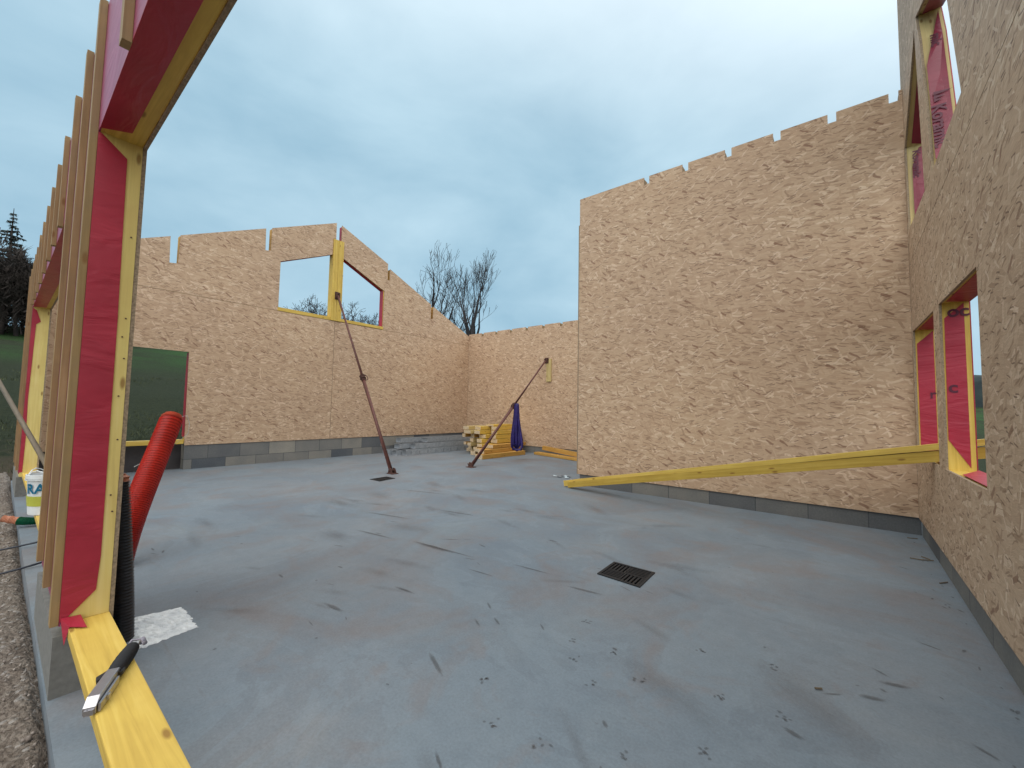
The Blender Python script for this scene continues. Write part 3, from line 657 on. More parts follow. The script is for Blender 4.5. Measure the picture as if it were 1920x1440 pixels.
# ------------------------------------------------------------------ front wall E (inner face y = 0.306)
wall = empty('timber_wall', (-4.5, 0.235, 0), 'front timber wall at the left edge, its big opening framing the view in red and yellow', 'wall', 'timber framed walls'); WB = (-4.5, 0.235, 0)
Y0, Y1, ZH, ZT = 0.177, 0.294, 1.98, 2.47
mb = MB(); mb.box(-7.87, -6.65, Y0, Y1, 0.2045, ZH); mb.box(-2.95, -2.09, Y0, Y1, 0.2425, ZH); mb.box(0.25, 0.59, Y0, Y1, 0.205, ZH)
build('stud', mb, M['yellow_post'], wall, WB, swap=True)
mb = MB(); mb.box(-7.87, 0.59, Y0, Y1, ZH, ZT); build('header_beam', mb, M['yellow'], wall, WB)
mb = MB()
mb.prism([(-7.72, 0.16), (-6.65, 0.16), (-6.65, 1.975), (-2.95, 1.975), (-2.95, 0.16), (-2.092, 0.16), (-2.092, 1.975), (0.25, 1.975), (0.25, 0.16), (0.455, 0.16), (0.455, ZT), (-7.72, ZT)], 1, Y1 + 0.0005, Y1 + 0.013, (), 0, 1)
build('chipboard_panel', mb, [M['osb'], M['osb_edge']], wall, WB)
film([(-7.87, 0.235), (-6.65, 0.235), (-6.65, ZH), (-2.95, ZH), (-2.95, 0.235), (-2.09, 0.235), (-2.09, ZH), (0.25, ZH), (0.25, 0.235), (0.59, 0.235), (0.59, ZT), (-7.87, ZT)], 1, 0.1715, 0.1765, wall, WB, 'outer_film', M['film_out'])
# jamb film of the near post, mitred top and bottom
film([(0.1715, 0.25), (0.181, 0.25), (0.256, 0.333), (0.262, 0.45), (0.259, 1.3), (0.252, 1.912), (0.180, 1.976), (0.1715, 1.976)], 0, -2.0895, -2.0865, wall, WB, 'film_reveal')
film([(-2.05, 0.1715), (-2.0, 0.250), (-1.2, 0.256), (0.25, 0.256), (0.25, 0.1715)], 2, 1.975, 1.9795, wall, WB, 'film_reveal')
film([(0.1715, 0.25), (0.197, 0.25), (0.201, 0.6), (0.193, 1.0), (0.2, 1.5), (0.204, 1.80), (0.235, 1.83), (0.2, 1.95), (0.1715, 1.97)], 0, -6.6495, -6.6465, wall, WB, 'film_reveal')
film([(-6.60, 0.1715), (-6.56, 0.262), (-2.95, 0.262), (-2.95, 0.1715)], 2, 1.975, 1.9795, wall, WB, 'film_reveal')
mb = MB(); mb.add([V(-2.083, 0.174, 0.262), V(-2.085, 0.222, 0.258), V(-1.985, 0.229, 0.2465), V(-2.03, 0.192, 0.246), V(-2.03, 0.182, 0.19)], [(0, 1, 3), (1, 2, 3), (0, 3, 4)])
mb.add([v + V(0, 0, 0.0015) for v in mb.v[:5]], [(0, 3, 1), (1, 3, 2), (0, 4, 3)])
build('film_flap', mb, M['film'], wall, WB)
rng = random.Random(5)
def batten(x, z0, z1, w=0.042):
    mb = MB(); mb.box(x - w / 2, x + w / 2, 0.150, 0.1712, z0, z1); build('batten', mb, M['raw'], wall, WB, swap=True, bevel=0.0012)
for x in (-2.111, -2.47, -2.888, -6.72, -7.15, -7.6): batten(x, 0.238 + (0.03 if x < -2.3 else 0), 2.478)
for x in (-3.40, -3.85, -4.30, -4.75, -5.20, -5.65, -6.08, -6.42, -1.50, -1.05, -0.60, -0.15): batten(x, ZH - 0.012, 2.485 + rng.uniform(-.006, .006))
# sill plate of the near opening and of the far opening
mb = MB(); mb.box(-2.16, 0.25, 0.190, 0.297, 0.2035, 0.2415)
o = build('sill_plank', mb, M['yellow'], base=(-1, 0.24, 0.22), bevel=0.004); tag(o, 'thick yellow sill plank in the left foreground with the stapler tool lying on it', 'plank')
mb = MB(); mb.box(-6.65, -2.95, 0.197, 0.294, 0.2035, 0.2415)
o = build('sill_plank', mb, M['yellow'], base=(-5, 0.24, 0.22), bevel=0.003); tag(o, 'yellow sill plank of the left doorway, under the white bucket', 'plank')
# nails on the near jamb
mb = MB()
for y, z in ((0.279, 1.62), (0.281, 1.31), (0.275, 1.24), (0.284, 1.16), (0.277, 1.02), (0.283, 0.86), (0.276, 0.66), (0.283, 0.60)): mb.tube([(-2.0895, y, z), (-2.0875, y, z)], 0.0028, 8)
build('nail', mb, M['rust_dark'], wall, WB)

# ------------------------------------------------------------------ props
def prop(p0, p1, label, lower_frac, hook):
    p0, p1 = V(*p0), V(*p1); base = tuple(p0); d = (p1 - p0).normalized()
    side = d.cross(V(0, 0, 1)).normalized()
    r = empty('push_pull_prop', base, label, 'wall prop', 'red steel props bracing the walls')
    pc = p0.lerp(p1, lower_frac); a0 = p0 + d * 0.05
    build('lower_tube', MB().tube([a0, pc], 0.030, 16), M['rust'], r, base, smooth=True)
    build('upper_tube', MB().tube([pc, p1 - d * 0.04], 0.021, 14), M['rust'], r, base, smooth=True)
    c = MB(); c.tube([pc - d * 0.075, pc - d * 0.03, pc - d * 0.028, pc + d * 0.028, pc + d * 0.03, pc + d * 0.055], [0.038, 0.038, 0.052, 0.052, 0.034, 0.034], 14)
    co = build('collar', c, M['rust_dark'], r, base)
    pts = [pc + side * (0.045 + 0.045 * math.sin(t)) + d * 0.055 * math.cos(t) * hook for t in [k * math.pi / 8 for k in range(0, 11)]]
    build('hook', MB().tube(pts, 0.007, 6), M['rust_dark'], co, base)
    f = MB(); f.box(p0.x - 0.055, p0.x + 0.085, p0.y - 0.055, p0.y + 0.055, 0.0, 0.010)
    for s in (-1, 1):
        cc = p0 + side * 0.035 * s
        f.prism([(-0.05, 0.01), (0.06, 0.01), (0.03, 0.075), (-0.02, 0.085)], 1, cc.y - 0.005 - p0.y, cc.y + 0.005 - p0.y); 
        for i in range(len(f.v) - 24 if False else 0, 0): pass
    n0 = 8
    f.v = f.v[:n0] + [v + V(p0.x, p0.y, 0) for v in f.v[n0:]]
    f.tube([p0 + side * 0.055 + V(0, 0, .05), p0 - side * 0.055 + V(0, 0, .05)], 0.012, 8)
    build('foot_bracket', f, M['rust_dark'], r, base)
    return r, pc, d
r1, pc1, d1 = prop((-5.29, 3.743, 0.0), (-7.695, 4.045, 3.165), 'long red steel prop leaning up to the post of the peaked window', 0.47, 1)
mb = MB(); mb.box(-7.713, -7.705, 4.00, 4.09, 3.07, 3.22); mb.box(-7.705, -7.66, 4.008, 4.018, 3.10, 3.20); mb.box(-7.705, -7.66, 4.072, 4.082, 3.10, 3.20)
build('head_bracket', mb, M['rust_dark'], r1, (-5.29, 3.743, 0))
r2, pc2, d2 = prop((-4.955, 5.061, 0.0), (-5.222, 7.665, 2.10), 'red steel prop leaning to the back wall with a purple sling hanging on it', 0.505, 1)
mb = MB(); mb.box(-5.27, -5.175, 7.702, 7.708, 2.03, 2.16); mb.box(-5.262, -5.252, 7.66, 7.702, 2.05, 2.14); mb.box(-5.192, -5.182, 7.66, 7.702, 2.05, 2.14)
build('head_bracket', mb, M['rust_dark'], r2, (-4.955, 5.061, 0))
mb = MB(); mb.box(-5.235, -5.11, 7.709, 7.7385, 1.62, 2.13)
tag(build('mounting_board', mb, M['pale'], base=(-5.17, 7.72, 1.9), swap=True, bevel=0.002), 'short yellow board screwed upright to the back wall under the prop head', 'board')

# purple lifting sling hanging as a bundle from the collar
ctr = pc2 + V(0.075, 0.0, 0.03); rng = random.Random(12)
r = empty('lifting_sling', tuple(ctr), 'purple webbing sling hanging in a bundle from the right prop', 'lifting sling')
for k in range(9):
    L = 0.80 + 0.09 * rng.random(); ox, oy = rng.uniform(-0.03, 0.035), rng.uniform(-0.03, 0.03); wt_ = 0.015 + 0.135 * ((k * 5) % 9) / 8
    pts = []
    for i in range(25):
        t = 2 * math.pi * i / 24; zz = -L / 2 + (L / 2) * math.cos(t); w = 0.022 + wt_ * max(0, (-zz / L)) ** 2.0
        pts.append(ctr + V(ox * (0.4 + -zz) + w * math.copysign(abs(math.sin(t)) ** 0.45, math.sin(t)) * math.cos(k * 0.5), oy + w * math.sin(t) * math.sin(k * 0.5) * 0.7, zz))
    build('webbing_loop', MB().tube(pts, 0.026 + 0.006 * rng.random(), 8, False), M['sling'], r, tuple(ctr), smooth=True)

# ------------------------------------------------------------------ drain grates
def grate(c, label):
    quad = [V(*p, 0) for p in c]; ctr = sum(quad, V(0, 0, 0)) / 4
    def P(u, v, z): return quad[0].lerp(quad[3], u).lerp(quad[1].lerp(quad[2], u), v) + V(0, 0, z)
    r = empty('drain_grate', tuple(ctr), label, 'drain grate', 'black drain grates set in the slab')
    def cell(mb, u0, u1, v0, v1, z0, z1):
        vs = [P(u, v, z) for u in (u0, u1) for v in (v0, v1) for z in (z0, z1)]
        mb.add(vs, [(0, 1, 3, 2), (4, 6, 7, 5), (0, 4, 5, 1), (2, 3, 7, 6), (0, 2, 6, 4), (1, 5, 7, 3)])
    m = MB(); e = 0.06
    cell(m, 0, 1, 0, e, -0.02, 0.006); cell(m, 0, 1, 1 - e, 1, -0.02, 0.006); cell(m, 0, e, e, 1 - e, -0.02, 0.006); cell(m, 1 - e, 1, e, 1 - e, -0.02, 0.006)
    build('rim', m, M['iron'], r, tuple(ctr))
    m = MB(); cell(m, 0.485, 0.515, e, 1 - e, -0.02, 0.004); cell(m, e, 0.485, 0.485, 0.515, -0.02, 0.004); cell(m, 0.515, 1 - e, 0.485, 0.515, -0.02, 0.004)
    for qu in (0, 1):
        for qv in (0, 1):
            a0, a1 = (e, 0.485) if qu == 0 else (0.515, 1 - e); b0, b1 = (e, 0.485) if qv == 0 else (0.515, 1 - e)
            for k in range(5):
                f0, f1 = (k + 0.28) / 5, (k + 0.80) / 5
                if (qu + qv) % 2: cell(m, a0 + (a1 - a0) * f0, a0 + (a1 - a0) * f1, b0, b1, -0.018, 0.003)
                else: cell(m, a0, a1, b0 + (b1 - b0) * f0, b0 + (b1 - b0) * f1, -0.018, 0.003)
    build('bars', m, M['iron'], r, tuple(ctr))
    m = MB(); m.add([P(u, v, -0.10) for u, v in ((0, 0), (1, 0), (1, 1), (0, 1))], [(0, 1, 2, 3)])
    build('pit', m, M['void'], r, tuple(ctr))
grate([(-1.205, 2.355), (-1.213, 2.608), (-0.941, 2.608), (-0.930, 2.338)], 'black cast iron drain grate nearer the camera in the open floor')
grate([(-5.078, 3.240), (-5.095, 3.519), (-4.903, 3.525), (-4.848, 3.245)], 'small dark drain grate beside the foot of the long prop')

# ------------------------------------------------------------------ leaning yellow planks through the window
LG = 'long yellow planks leaning from the floor through the window'
dv = V(3.27, -0.60, 0.70)
for (a, e, mt, w, h, label) in ((V(-2.79, 4.650, 0.040), V(0.461, 4.00, 0.728), 'olive', 0.036, 0.072, 'lower olive yellow plank on the near side of the leaning bundle'),
                           (V(-2.70, 4.664, 0.098), V(0.461, 4.014, 0.792), 'yellow', 0.076, 0.040, 'pale yellow plank lying flat along the top of the leaning bundle'),
                           (V(-2.88, 4.702, 0.040), V(0.461, 4.055, 0.728), 'yellow', 0.036, 0.072, 'back yellow plank of the leaning bundle, reaching furthest left')):
    beam('plank', a, a + (e - a) * 1.16, w, h, M[mt], label, 'plank', LG)

# ------------------------------------------------------------------ timber pile in the corner
rng = random.Random(21); TG = 'sawn timber offcuts stacked in the far corner'
rows = [  # z centre, thickness, [(x, width, y0, y1, tone)]
    (0.045, 0.090, [(-5.62, 0.22, 6.02, 7.30, 'orange'), (-5.90, 0.20, 6.25, 7.5, 'orange'), (-6.16, 0.16, 6.42, 7.6, 'raw'), (-6.48, 0.13, 6.62, 7.5, 'pale'), (-6.72, 0.20, 6.72, 7.5, 'pale')]),
    (0.133, 0.080, [(-5.66, 0.20, 6.10, 7.40, 'orange'), (-5.92, 0.22, 6.22, 7.5, 'orange'), (-6.20, 0.13, 6.46, 7.5, 'raw'), (-6.45, 0.12, 6.56, 7.5, 'pale')]),
    (0.215, 0.080, [(-5.74, 0.22, 6.30, 7.55, 'orange'), (-6.02, 0.18, 6.40, 7.5, 'yellow'), (-6.36, 0.12, 6.46, 7.5, 'pale'), (-6.62, 0.09, 6.58, 7.5, 'orange')]),
    (0.302, 0.088, [(-5.88, 0.20, 6.62, 7.60, 'yellow'), (-6.12, 0.18, 6.52, 7.5, 'yellow'), (-6.38, 0.11, 6.48, 7.4, 'pale')]),
    (0.390, 0.082, [(-5.90, 0.17, 6.75, 7.60, 'yellow'), (-6.14, 0.20, 6.58, 7.5, 'yellow'), (-6.42, 0.12, 6.50, 7.4, 'orange'), (-6.62, 0.10, 6.56, 7.3, 'orange')]),
    (0.478, 0.088, [(-5.95, 0.18, 6.80, 7.60, 'yellow'), (-6.20, 0.19, 6.60, 7.5, 'yellow'), (-6.46, 0.24, 6.48, 7.2, 'pale')]),
    (0.562, 0.075, [(-6.02, 0.18, 6.82, 7.60, 'yellow'), (-6.28, 0.18, 6.66, 7.5, 'yellow'), (-6.52, 0.18, 6.5, 7.1, 'pale')]),
    (0.622, 0.040, [(-6.16, 0.26, 6.86, 7.60, 'yellow')])]
tone = {'orange': 'orange brown', 'raw': 'dull brown', 'pale': 'pale cream', 'yellow': 'bright yellow'}
pos = ['rightmost', 'second from the right', 'third from the right', 'fourth from the right', 'leftmost']
lay = ['bottom layer', 'second layer', 'third layer', 'fourth layer', 'fifth layer', 'sixth layer', 'seventh layer', 'very top']
for li, (z, th, bs) in enumerate(rows):
    for bi, (x, w, y0, y1, tn) in enumerate(bs):
        dy = rng.uniform(-0.09, 0.09); x += rng.uniform(-0.015, 0.015); w *= rng.uniform(0.82, 1.0); th *= rng.choice((0.86, 0.95, 1.0, 1.0))
        pn = 'alone' if len(bs) == 1 else ('leftmost' if bi == len(bs) - 1 else pos[bi])
        beam('timber_offcut', (x, y0 + dy, z), (x + rng.uniform(-.05, .05), y1, z), w - 0.006, th - 0.003, M[tn],
             f'{tone[tn]} timber offcut, {pn} in the {lay[li]} of the corner pile', 'timber', TG, end_mat=M['endgrain'])

# ------------------------------------------------------------------ galvanised profiles along the gable wall
GG = 'galvanised steel profiles stacked along the gable wall'
def cprofile(x0, x1, y0, y1, z0, z1, label, open_top=True):
    t = 0.006; mb = MB()
    pts = [(x0, z0), (x1, z0), (x1, z1), (x1 - 0.03, z1), (x1 - 0.03, z1 - t), (x1 - t, z1 - t), (x1 - t, z0 + t), (x0 + t, z0 + t), (x0 + t, z1 - t), (x0 + 0.03, z1 - t), (x0 + 0.03, z1), (x0, z1)]
    mb.prism(pts, 1, y0, y1)
    # clinched ribs on the visible side
    y = y0 + 0.12
    while z0 < 0.05 and y < y1 - 0.05:
        mb.box(x1 + 0.0005, x1 + 0.002, y, y + 0.006, z0 + 0.02, z1 - 0.03, 1); y += 0.22
    o = build('steel_profile', mb, [M['galv'], M['iron']], base=((x0 + x1) / 2, y0, z0)); tag(o, label, 'steel profile', GG)
cprofile(-7.14, -7.00, 5.28, 7.35, 0.0, 0.115, 'grey steel profile, front one in the bottom layer of the metal stack')
cprofile(-7.30, -7.155, 5.15, 7.35, 0.0, 0.10, 'grey steel profile, second one in the bottom layer of the metal stack')
cprofile(-7.48, -7.32, 5.05, 7.40, 0.0, 0.11, 'grey steel profile, rearmost in the bottom layer of the metal stack')
cprofile(-7.22, -7.06, 5.55, 7.50, 0.118, 0.225, 'grey steel profile, front one in the middle layer of the metal stack')
cprofile(-7.44, -7.25, 5.30, 7.50, 0.118, 0.215, 'grey steel profile, rear one in the middle layer of the metal stack')
cprofile(-7.36, -7.16, 5.95, 7.55, 0.228, 0.318, 'bright steel profile, front one in the top layer of the metal stack')
cprofile(-7.60, -7.42, 5.45, 7.40, 0.228, 0.318, 'dull steel profile, rear one in the top layer of the metal stack')
# two planks against the foot of the back wall
beam('plank', (-5.36, 7.55, 0.03), (-3.2, 6.95, 0.03), 0.15, 0.05, M['orange'], 'orange brown plank flat on the floor at the foot of the back wall', 'plank')
beam('plank', (-5.22, 7.60, 0.150), (-3.3, 6.98, 0.085), 0.045, 0.09, M['orange'], 'narrow yellow brown plank resting on top of the flat plank by the back wall', 'plank')
# scrap of plastic
mb = MB(); rng = random.Random(4)
for k in range(7):
    x, y = -3.38 + 0.03 * k + rng.uniform(-.02, .02), 5.33 + rng.uniform(-0.07, 0.07); a = rng.random() * 3
    p = [V(x + 0.05 * math.cos(a + q) * rng.uniform(.5, 1.2), y + 0.05 * math.sin(a + q) * rng.uniform(.5, 1.2), 0.004 + rng.uniform(0, 0.02)) for q in (0, 1.5, 3.1, 4.7)]
    mb.add(p, [(0, 1, 2, 3)])
tag(build('plastic_scrap', mb, M['paper'], base=(-3.3, 5.33, 0)), 'crumpled pale blue plastic scrap on the floor near the tall wall corner', 'scrap')

# white filler patch
mb = MB(); rng = random.Random(2); n = 26; m_ = 20
q = [V(-2.60, .415, 0), V(-2.55, .625, 0), V(-2.275, .615, 0), V(-2.245, .408, 0)]
vs = []
for i in range(n + 1):
    for j in range(m_ + 1):
        u, v = i / n, j / m_
        e = min(u, 1 - u, v, 1 - v); p = q[0].lerp(q[3], u).lerp(q[1].lerp(q[2], u), v)
        z = 0.002 + (0.004 + 0.007 * rng.random()) * min(1, e * 12)
        if e < 1e-6: p += V(rng.uniform(-.008, .008), rng.uniform(-.008, .008), 0); z = 0.0008
        vs.append(V(p.x, p.y, z))
mb.add(vs, [(i * (m_ + 1) + j, (i + 1) * (m_ + 1) + j, (i + 1) * (m_ + 1) + j + 1, i * (m_ + 1) + j + 1) for i in range(n) for j in range(m_)])
tag(build('filler_patch', mb, M['cement'], base=(-2.42, .5, 0)), 'rough white rectangular filler patch on the slab beside the black duct', 'floor patch')

# ------------------------------------------------------------------ ducts
def bez(P, n):
    out = []
    for i in range(n + 1):
        t = i / n; a = [V(*p) for p in P]
        while len(a) > 1: a = [a[k].lerp(a[k + 1], t) for k in range(len(a) - 1)]
        out.append(a[0])
    return out
def duct(name, P, rad, pitch, amp, mat, base, label, cat, seg=28, capmat=None, caplen=0.03, flare=0.0):
    L = sum((a - b).length for a, b in zip(bez(P, 60), bez(P, 60)[1:])); n = int(L / pitch) * 4
    pts = bez(P, n); rr = [rad + (amp if (i % 4) in (1, 2) else -amp) for i in range(n + 1)]
    r = empty(name, base, label, cat)
    build('pipe', MB().tube(pts, rr, seg, True), mat, r, base, smooth=False if False else True)
    d = (pts[-1] - pts[-2]).normalized()
    if capmat:
        m = MB(); m.tube([pts[-1] - d * 0.004, pts[-1] + d * caplen * 0.5, pts[-1] + d * caplen], [rad * 1.02, rad * 0.98, rad * (0.6 + flare)], 12)
        build('taped_end', m, capmat, r, base)
    return r, pts, d
rr_, pts, d = duct('red_duct', [(-3.43, 0.505, -0.01), (-3.50, 0.545, 0.25), (-3.66, 0.64, 0.40), (-3.955, 0.825, 0.872)], 0.070, 0.016, 0.0015, M['duct_red'], (-3.43, .505, 0), 'thick red corrugated duct curving up out of the slab by the left wall', 'duct', capmat=M['duct_cut'], caplen=0.035, flare=0.22)
w = [pts[-1] + V(0.02, 0.05, 0.02), pts[-1] + V(0.02, 0.09, 0.03), pts[-1] + V(0.01, 0.11, -0.03), pts[-1] + V(0.03, 0.10, -0.11), pts[-1] + V(0.05, -0.02, -0.22), pts[-1] + V(0.05, -0.20, -0.33)]
build('draw_wire', MB().tube(w, 0.0022, 5), M['wire'], rr_, (-3.43, .505, 0))
duct('black_duct', [(-2.385, 0.385, -0.01), (-2.40, 0.382, 0.2), (-2.44, 0.362, 0.45), (-2.46, 0.350, 0.655)], 0.036, 0.0125, 0.0013, M['duct_black'], (-2.385, .385, 0), 'black corrugated duct rising out of the slab behind the near post', 'duct', seg=24, capmat=M['cap'], caplen=0.03)
duct('green_duct', [(-5.02, 0.50, 0.04), (-5.02, 0.30, 0.035), (-5.03, 0.2, 0.04), (-5.06, 0.150, 0.055)], 0.030, 0.0135, 0.0018, M['duct_green'], (-5.02, .3, 0), 'green corrugated duct lying across the slab edge on the left', 'duct', seg=20, capmat=M['cap'], caplen=0.09, flare=0.3)
for P, lb in (([(-4.35, 0.42, 0.03), (-4.3, 0.22, 0.05), (-4.35, 0.12, 0.0), (-4.4, -0.02, -0.02), (-4.6, -0.9, -0.03)], 'thin black cable nearer the green duct, trailing onto the gravel'),
              ([(-3.85, 0.42, 0.03), (-3.8, 0.2, 0.04), (-3.75, 0.11, -0.01), (-3.8, -0.03, -0.03), (-4.1, -0.8, -0.03)], 'thin black cable lower down at the left edge, further from the green duct')):
    tag(build('cable', MB().tube(bez(P, 30), 0.0062, 6), M['duct_black'], base=P[0], smooth=True), lb, 'cable', 'black cables trailing over the slab edge')

# wooden pole
P0, P1 = V(-3.30, 0.205, 0.60), V(-4.75, -0.008, 1.13)
dd = (P1 - P0).normalized(); Pb = P0 - dd * 0.75
o = tag(build('wooden_pole', MB().tube([Pb, P1 + dd * 0.7], 0.0145, 10), M['grey_wood'], base=tuple(P0), smooth=True), 'weathered wooden pole slanting across the left doorway', 'pole')

# ------------------------------------------------------------------ bucket on the far sill
bc = (-4.225, 0.262, 0.2425)
r = empty('bucket', bc, 'white plastic pail with blue lettering and a lime band, on the doorway sill', 'bucket')
build('body', MB().lathe([(0.0, 0), (0.098, 0.0), (0.101, 0.006), (0.114, 0.235), (0.122, 0.237), (0.122, 0.262), (0.117, 0.264), (0.112, 0.240), (0.096, 0.012), (0.0, 0.010)], bc, 36), M['white'], r, bc, smooth=False)
build('rim', MB().lathe([(0.1165, 0.226), (0.1235, 0.228), (0.1235, 0.234), (0.1165, 0.232)], bc, 36), M['white'], r, bc)
build('print_band', MB().lathe([(0.1065, 0.060), (0.1115, 0.125), (0.1105, 0.125), (0.1055, 0.060), (0.1065, 0.060)], bc, 36), M['lime'], r, bc)
# curved lettering around the pail, facing the photographer
tx = text_part('RAN', 0.088, M['blue'], r, bc, 'printed_word')
for v in tx.data.vertices:
    th = -0.62 + (v.co.x / S) / 0.112 ; th = math.radians(-72) + (v.co.x / S) / 0.1125
    z = v.co.y / S + 0.172; rad = 0.1105 + (z - 0.1) * 0.052 + 0.0022
    v.co = V(rad * math.cos(th), rad * math.sin(th), z) * S
a = [V(bc[0] + 0.118 * math.cos(t), bc[1] + 0.118 * math.sin(t) * 0.9, bc[2] + 0.258 + 0.035 * math.sin(t * 2) ** 2) for t in [k * math.pi / 12 for k in range(-12, 1)]]
build('handle', MB().tube(a, 0.004, 6), M['white'], r, bc)
mb = MB(); mb.lathe([(0.105, 0.236), (0.0, 0.238)], bc, 30); build('contents', mb, M['duct_black'], r, bc)
mb = MB(); rng = random.Random(9)
pts = [V(-4.75, 0.265, 0.262) + V(0.10 * math.cos(t) * (1 + .15 * math.sin(t * 3.3)), 0.04 * math.sin(t), 0.008 * (t / 6)) for t in [k * 0.35 for k in range(60)]]
tag(build('wire_coil', mb.tube(pts, 0.003, 5), M['wire'], base=(-4.75, .265, .245)), 'tangled coil of pale wire on the yellow sill behind the bucket', 'wire coil')

# ------------------------------------------------------------------ hammer tacker on the sill
tb = (-1.56, 0.225, 0.2418)
A, B = V(-1.437, 0.180, 0.2575), V(-1.700, 0.300, 0.2575)
ax = (B - A).normalized(); T = Matrix.Translation(A) @ frame_from((0, 0, 0), tuple(ax)).to_3x3().to_4x4()
r = empty('hammer_tacker', tb, 'chrome hammer stapler with black rubber grip lying on the yellow sill', 'stapler')
L = (B - A).length
m = MB(); m.prism([(0.0, -0.013), (0.0, 0.004), (0.022, 0.019), (0.140, 0.019), (0.150, 0.012), (0.150, -0.012), (0.02, -0.014)], 1, -0.0125, 0.0125)
m.v = [T @ v for v in m.v]; build('head', m, M['steel'], r, tb, bevel=0.0016)
m = MB(); m.box(0.006, 0.120, -0.0195, -0.0145, -0.013, 0.006, T=T); m.box(0.040, 0.052, -0.0240, -0.0198, -0.008, 0.004, T=T); m.box(-0.004, -0.0003, -0.009, 0.009, -0.0135, -0.001, T=T)
build('magazine', m, M['steel'], r, tb)
m = MB(); m.tube([T @ V(-0.0003, 0.003, -0.004), T @ V(-0.0012, 0.003, -0.004)], 0.0035, 10); build('rivet', m, M['iron'], r, tb)
n = 14; pr = []
for i in range(n + 1):
    t = i / n; pr.append((0.132 + t * (L - 0.132), 0.0170 + 0.0040 * math.sin(t * math.pi) - (0.008 if i == n else 0)))
m = MB(); m.tube([T @ V(x, 0, 0.0015) for x, _ in pr], [q for _, q in pr], 14); build('grip', m, M['rubber'], r, tb, smooth=True)
m = MB(); m.prism([(0.116, 0.026), (0.134, 0.033), (0.160, 0.018), (0.160, -0.020), (0.140, -0.020)], 2, -0.004, 0.008)
m.v = [T @ v for v in m.v]; build('guard', m, M['rubber'], r, tb, bevel=0.002)
st = [T @ V(L - 0.01, 0.012, 0.008), T @ V(L + 0.018, 0.010, 0.012), T @ V(L + 0.022, -0.012, 0.010), T @ V(L + 0.012, -0.024, 0.0), T @ V(L + 0.055, -0.004, 0.004), T @ V(L + 0.095, 0.002, -0.012)]
m = MB(); m.tube(st[:4], 0.0035, 6); m.tube([st[3], st[3].lerp(st[4], .6), st[4] + V(0, 0, -.02)], 0.0065, 8); build('wrist_strap', m, mat_plain('grey_strap', (0.30, 0.28, 0.33), 0.7), r, tb, smooth=True)

# ------------------------------------------------------------------ mud marks on the floor
mb = MB(); rng = random.Random(17); zc = [0.0012]
def blot(x, y, a, b, ang):
    c, s_ = math.cos(ang), math.sin(ang); z = zc[0]; zc[0] += 0.000004
    o = len(mb.v); fi = len(mb.f)
    mb.add([V(x + c * u * a - s_ * v * b, y + s_ * u * a + c * v * b, z) for u, v in ((-1, -1), (1, -1), (1, 1), (-1, 1))], [(0, 1, 2, 3)])
    mb.uvs[fi] = [(-1, -1), (1, -1), (1, 1), (-1, 1)]
def paw(x, y, s=0.022):
    for k in range(rng.randint(4, 6)): blot(x + rng.uniform(-s, s), y + rng.uniform(-s, s), rng.uniform(.008, .014), rng.uniform(.006, .010), rng.random() * 3)
for x, y in ((-0.769, 1.666), (-0.376, 1.653), (-0.726, 1.07), (-0.532, 1.197), (-0.34, 1.359), (-0.182, 1.691), (-0.954, 1.621), (-0.87, 1.52), (-0.74, 1.42), (-0.62, 1.56), (-0.98, 1.80), (-0.5, 1.92), (-0.25, 1.98), (-0.9, 1.05), (-1.07, 1.18)): paw(x, y)
for x, y, a, b, g in ((-2.23, 2.03, 0.40, 0.016, 0.09), (-2.32, 2.01, 0.28, 0.03, 0.08), (-2.36, 2.21, 0.12, 0.012, 0.6), (-2.0, 1.1, 0.11000000000000001, 0.02, 0.1), (-1.3, 1.53, 0.05500000000000001, 0.01, -0.5), (-1.43, 1.62, 0.05500000000000001, 0.01, -0.6),
                      (-1.36, 1.46, 0.05500000000000001, 0.009, -0.5), (-1.27, 1.13, 0.12100000000000001, 0.015, -0.4), (-1.9, 1.45, 0.11000000000000001, 0.015, 0.1), (-1.75, 1.9, 0.14, 0.012, 0.1), (-1.55, 2.15, 0.2, 0.014, 0.1), (-1.15, 2.1, 0.15, 0.018, 0.15), (-0.061, 1.932, 0.05, 0.008, 0.6),
                      (-0.15, 1.62, 0.045, 0.018, -0.4), (-2.9, 1.9, 0.3, 0.02, 0.15), (-3.3, 2.3, 0.4, 0.02, 0.25), (-2.9, 2.8, 0.3, 0.015, 0.2), (-3.9, 3.2, 0.5, 0.02, 0.3), (0.05, 2.0, 0.06, 0.02, 0.3), (0.12, 2.15, 0.07, 0.02, 0.3)):
    blot(x, y, a, b, g)
for k in range(70):
    x = rng.uniform(-3.8, 0.35); y = rng.uniform(0.5, 3.9)
    if rng.random() < 0.55: blot(x, y, rng.uniform(.015, .07), rng.uniform(.004, .012), rng.gauss(0.1, 0.35) if x < -1.2 else rng.gauss(-0.5, 0.3))
    else: blot(x, y, rng.uniform(.004, .014), rng.uniform(.004, .010), rng.random() * 3)
for k in range(26):
    blot(0.44 - abs(rng.gauss(0, 0.05)), rng.uniform(1.6, 4.8), rng.uniform(.01, .03), rng.uniform(.004, .010), 1.2 + rng.random())
mb2 = MB(); 
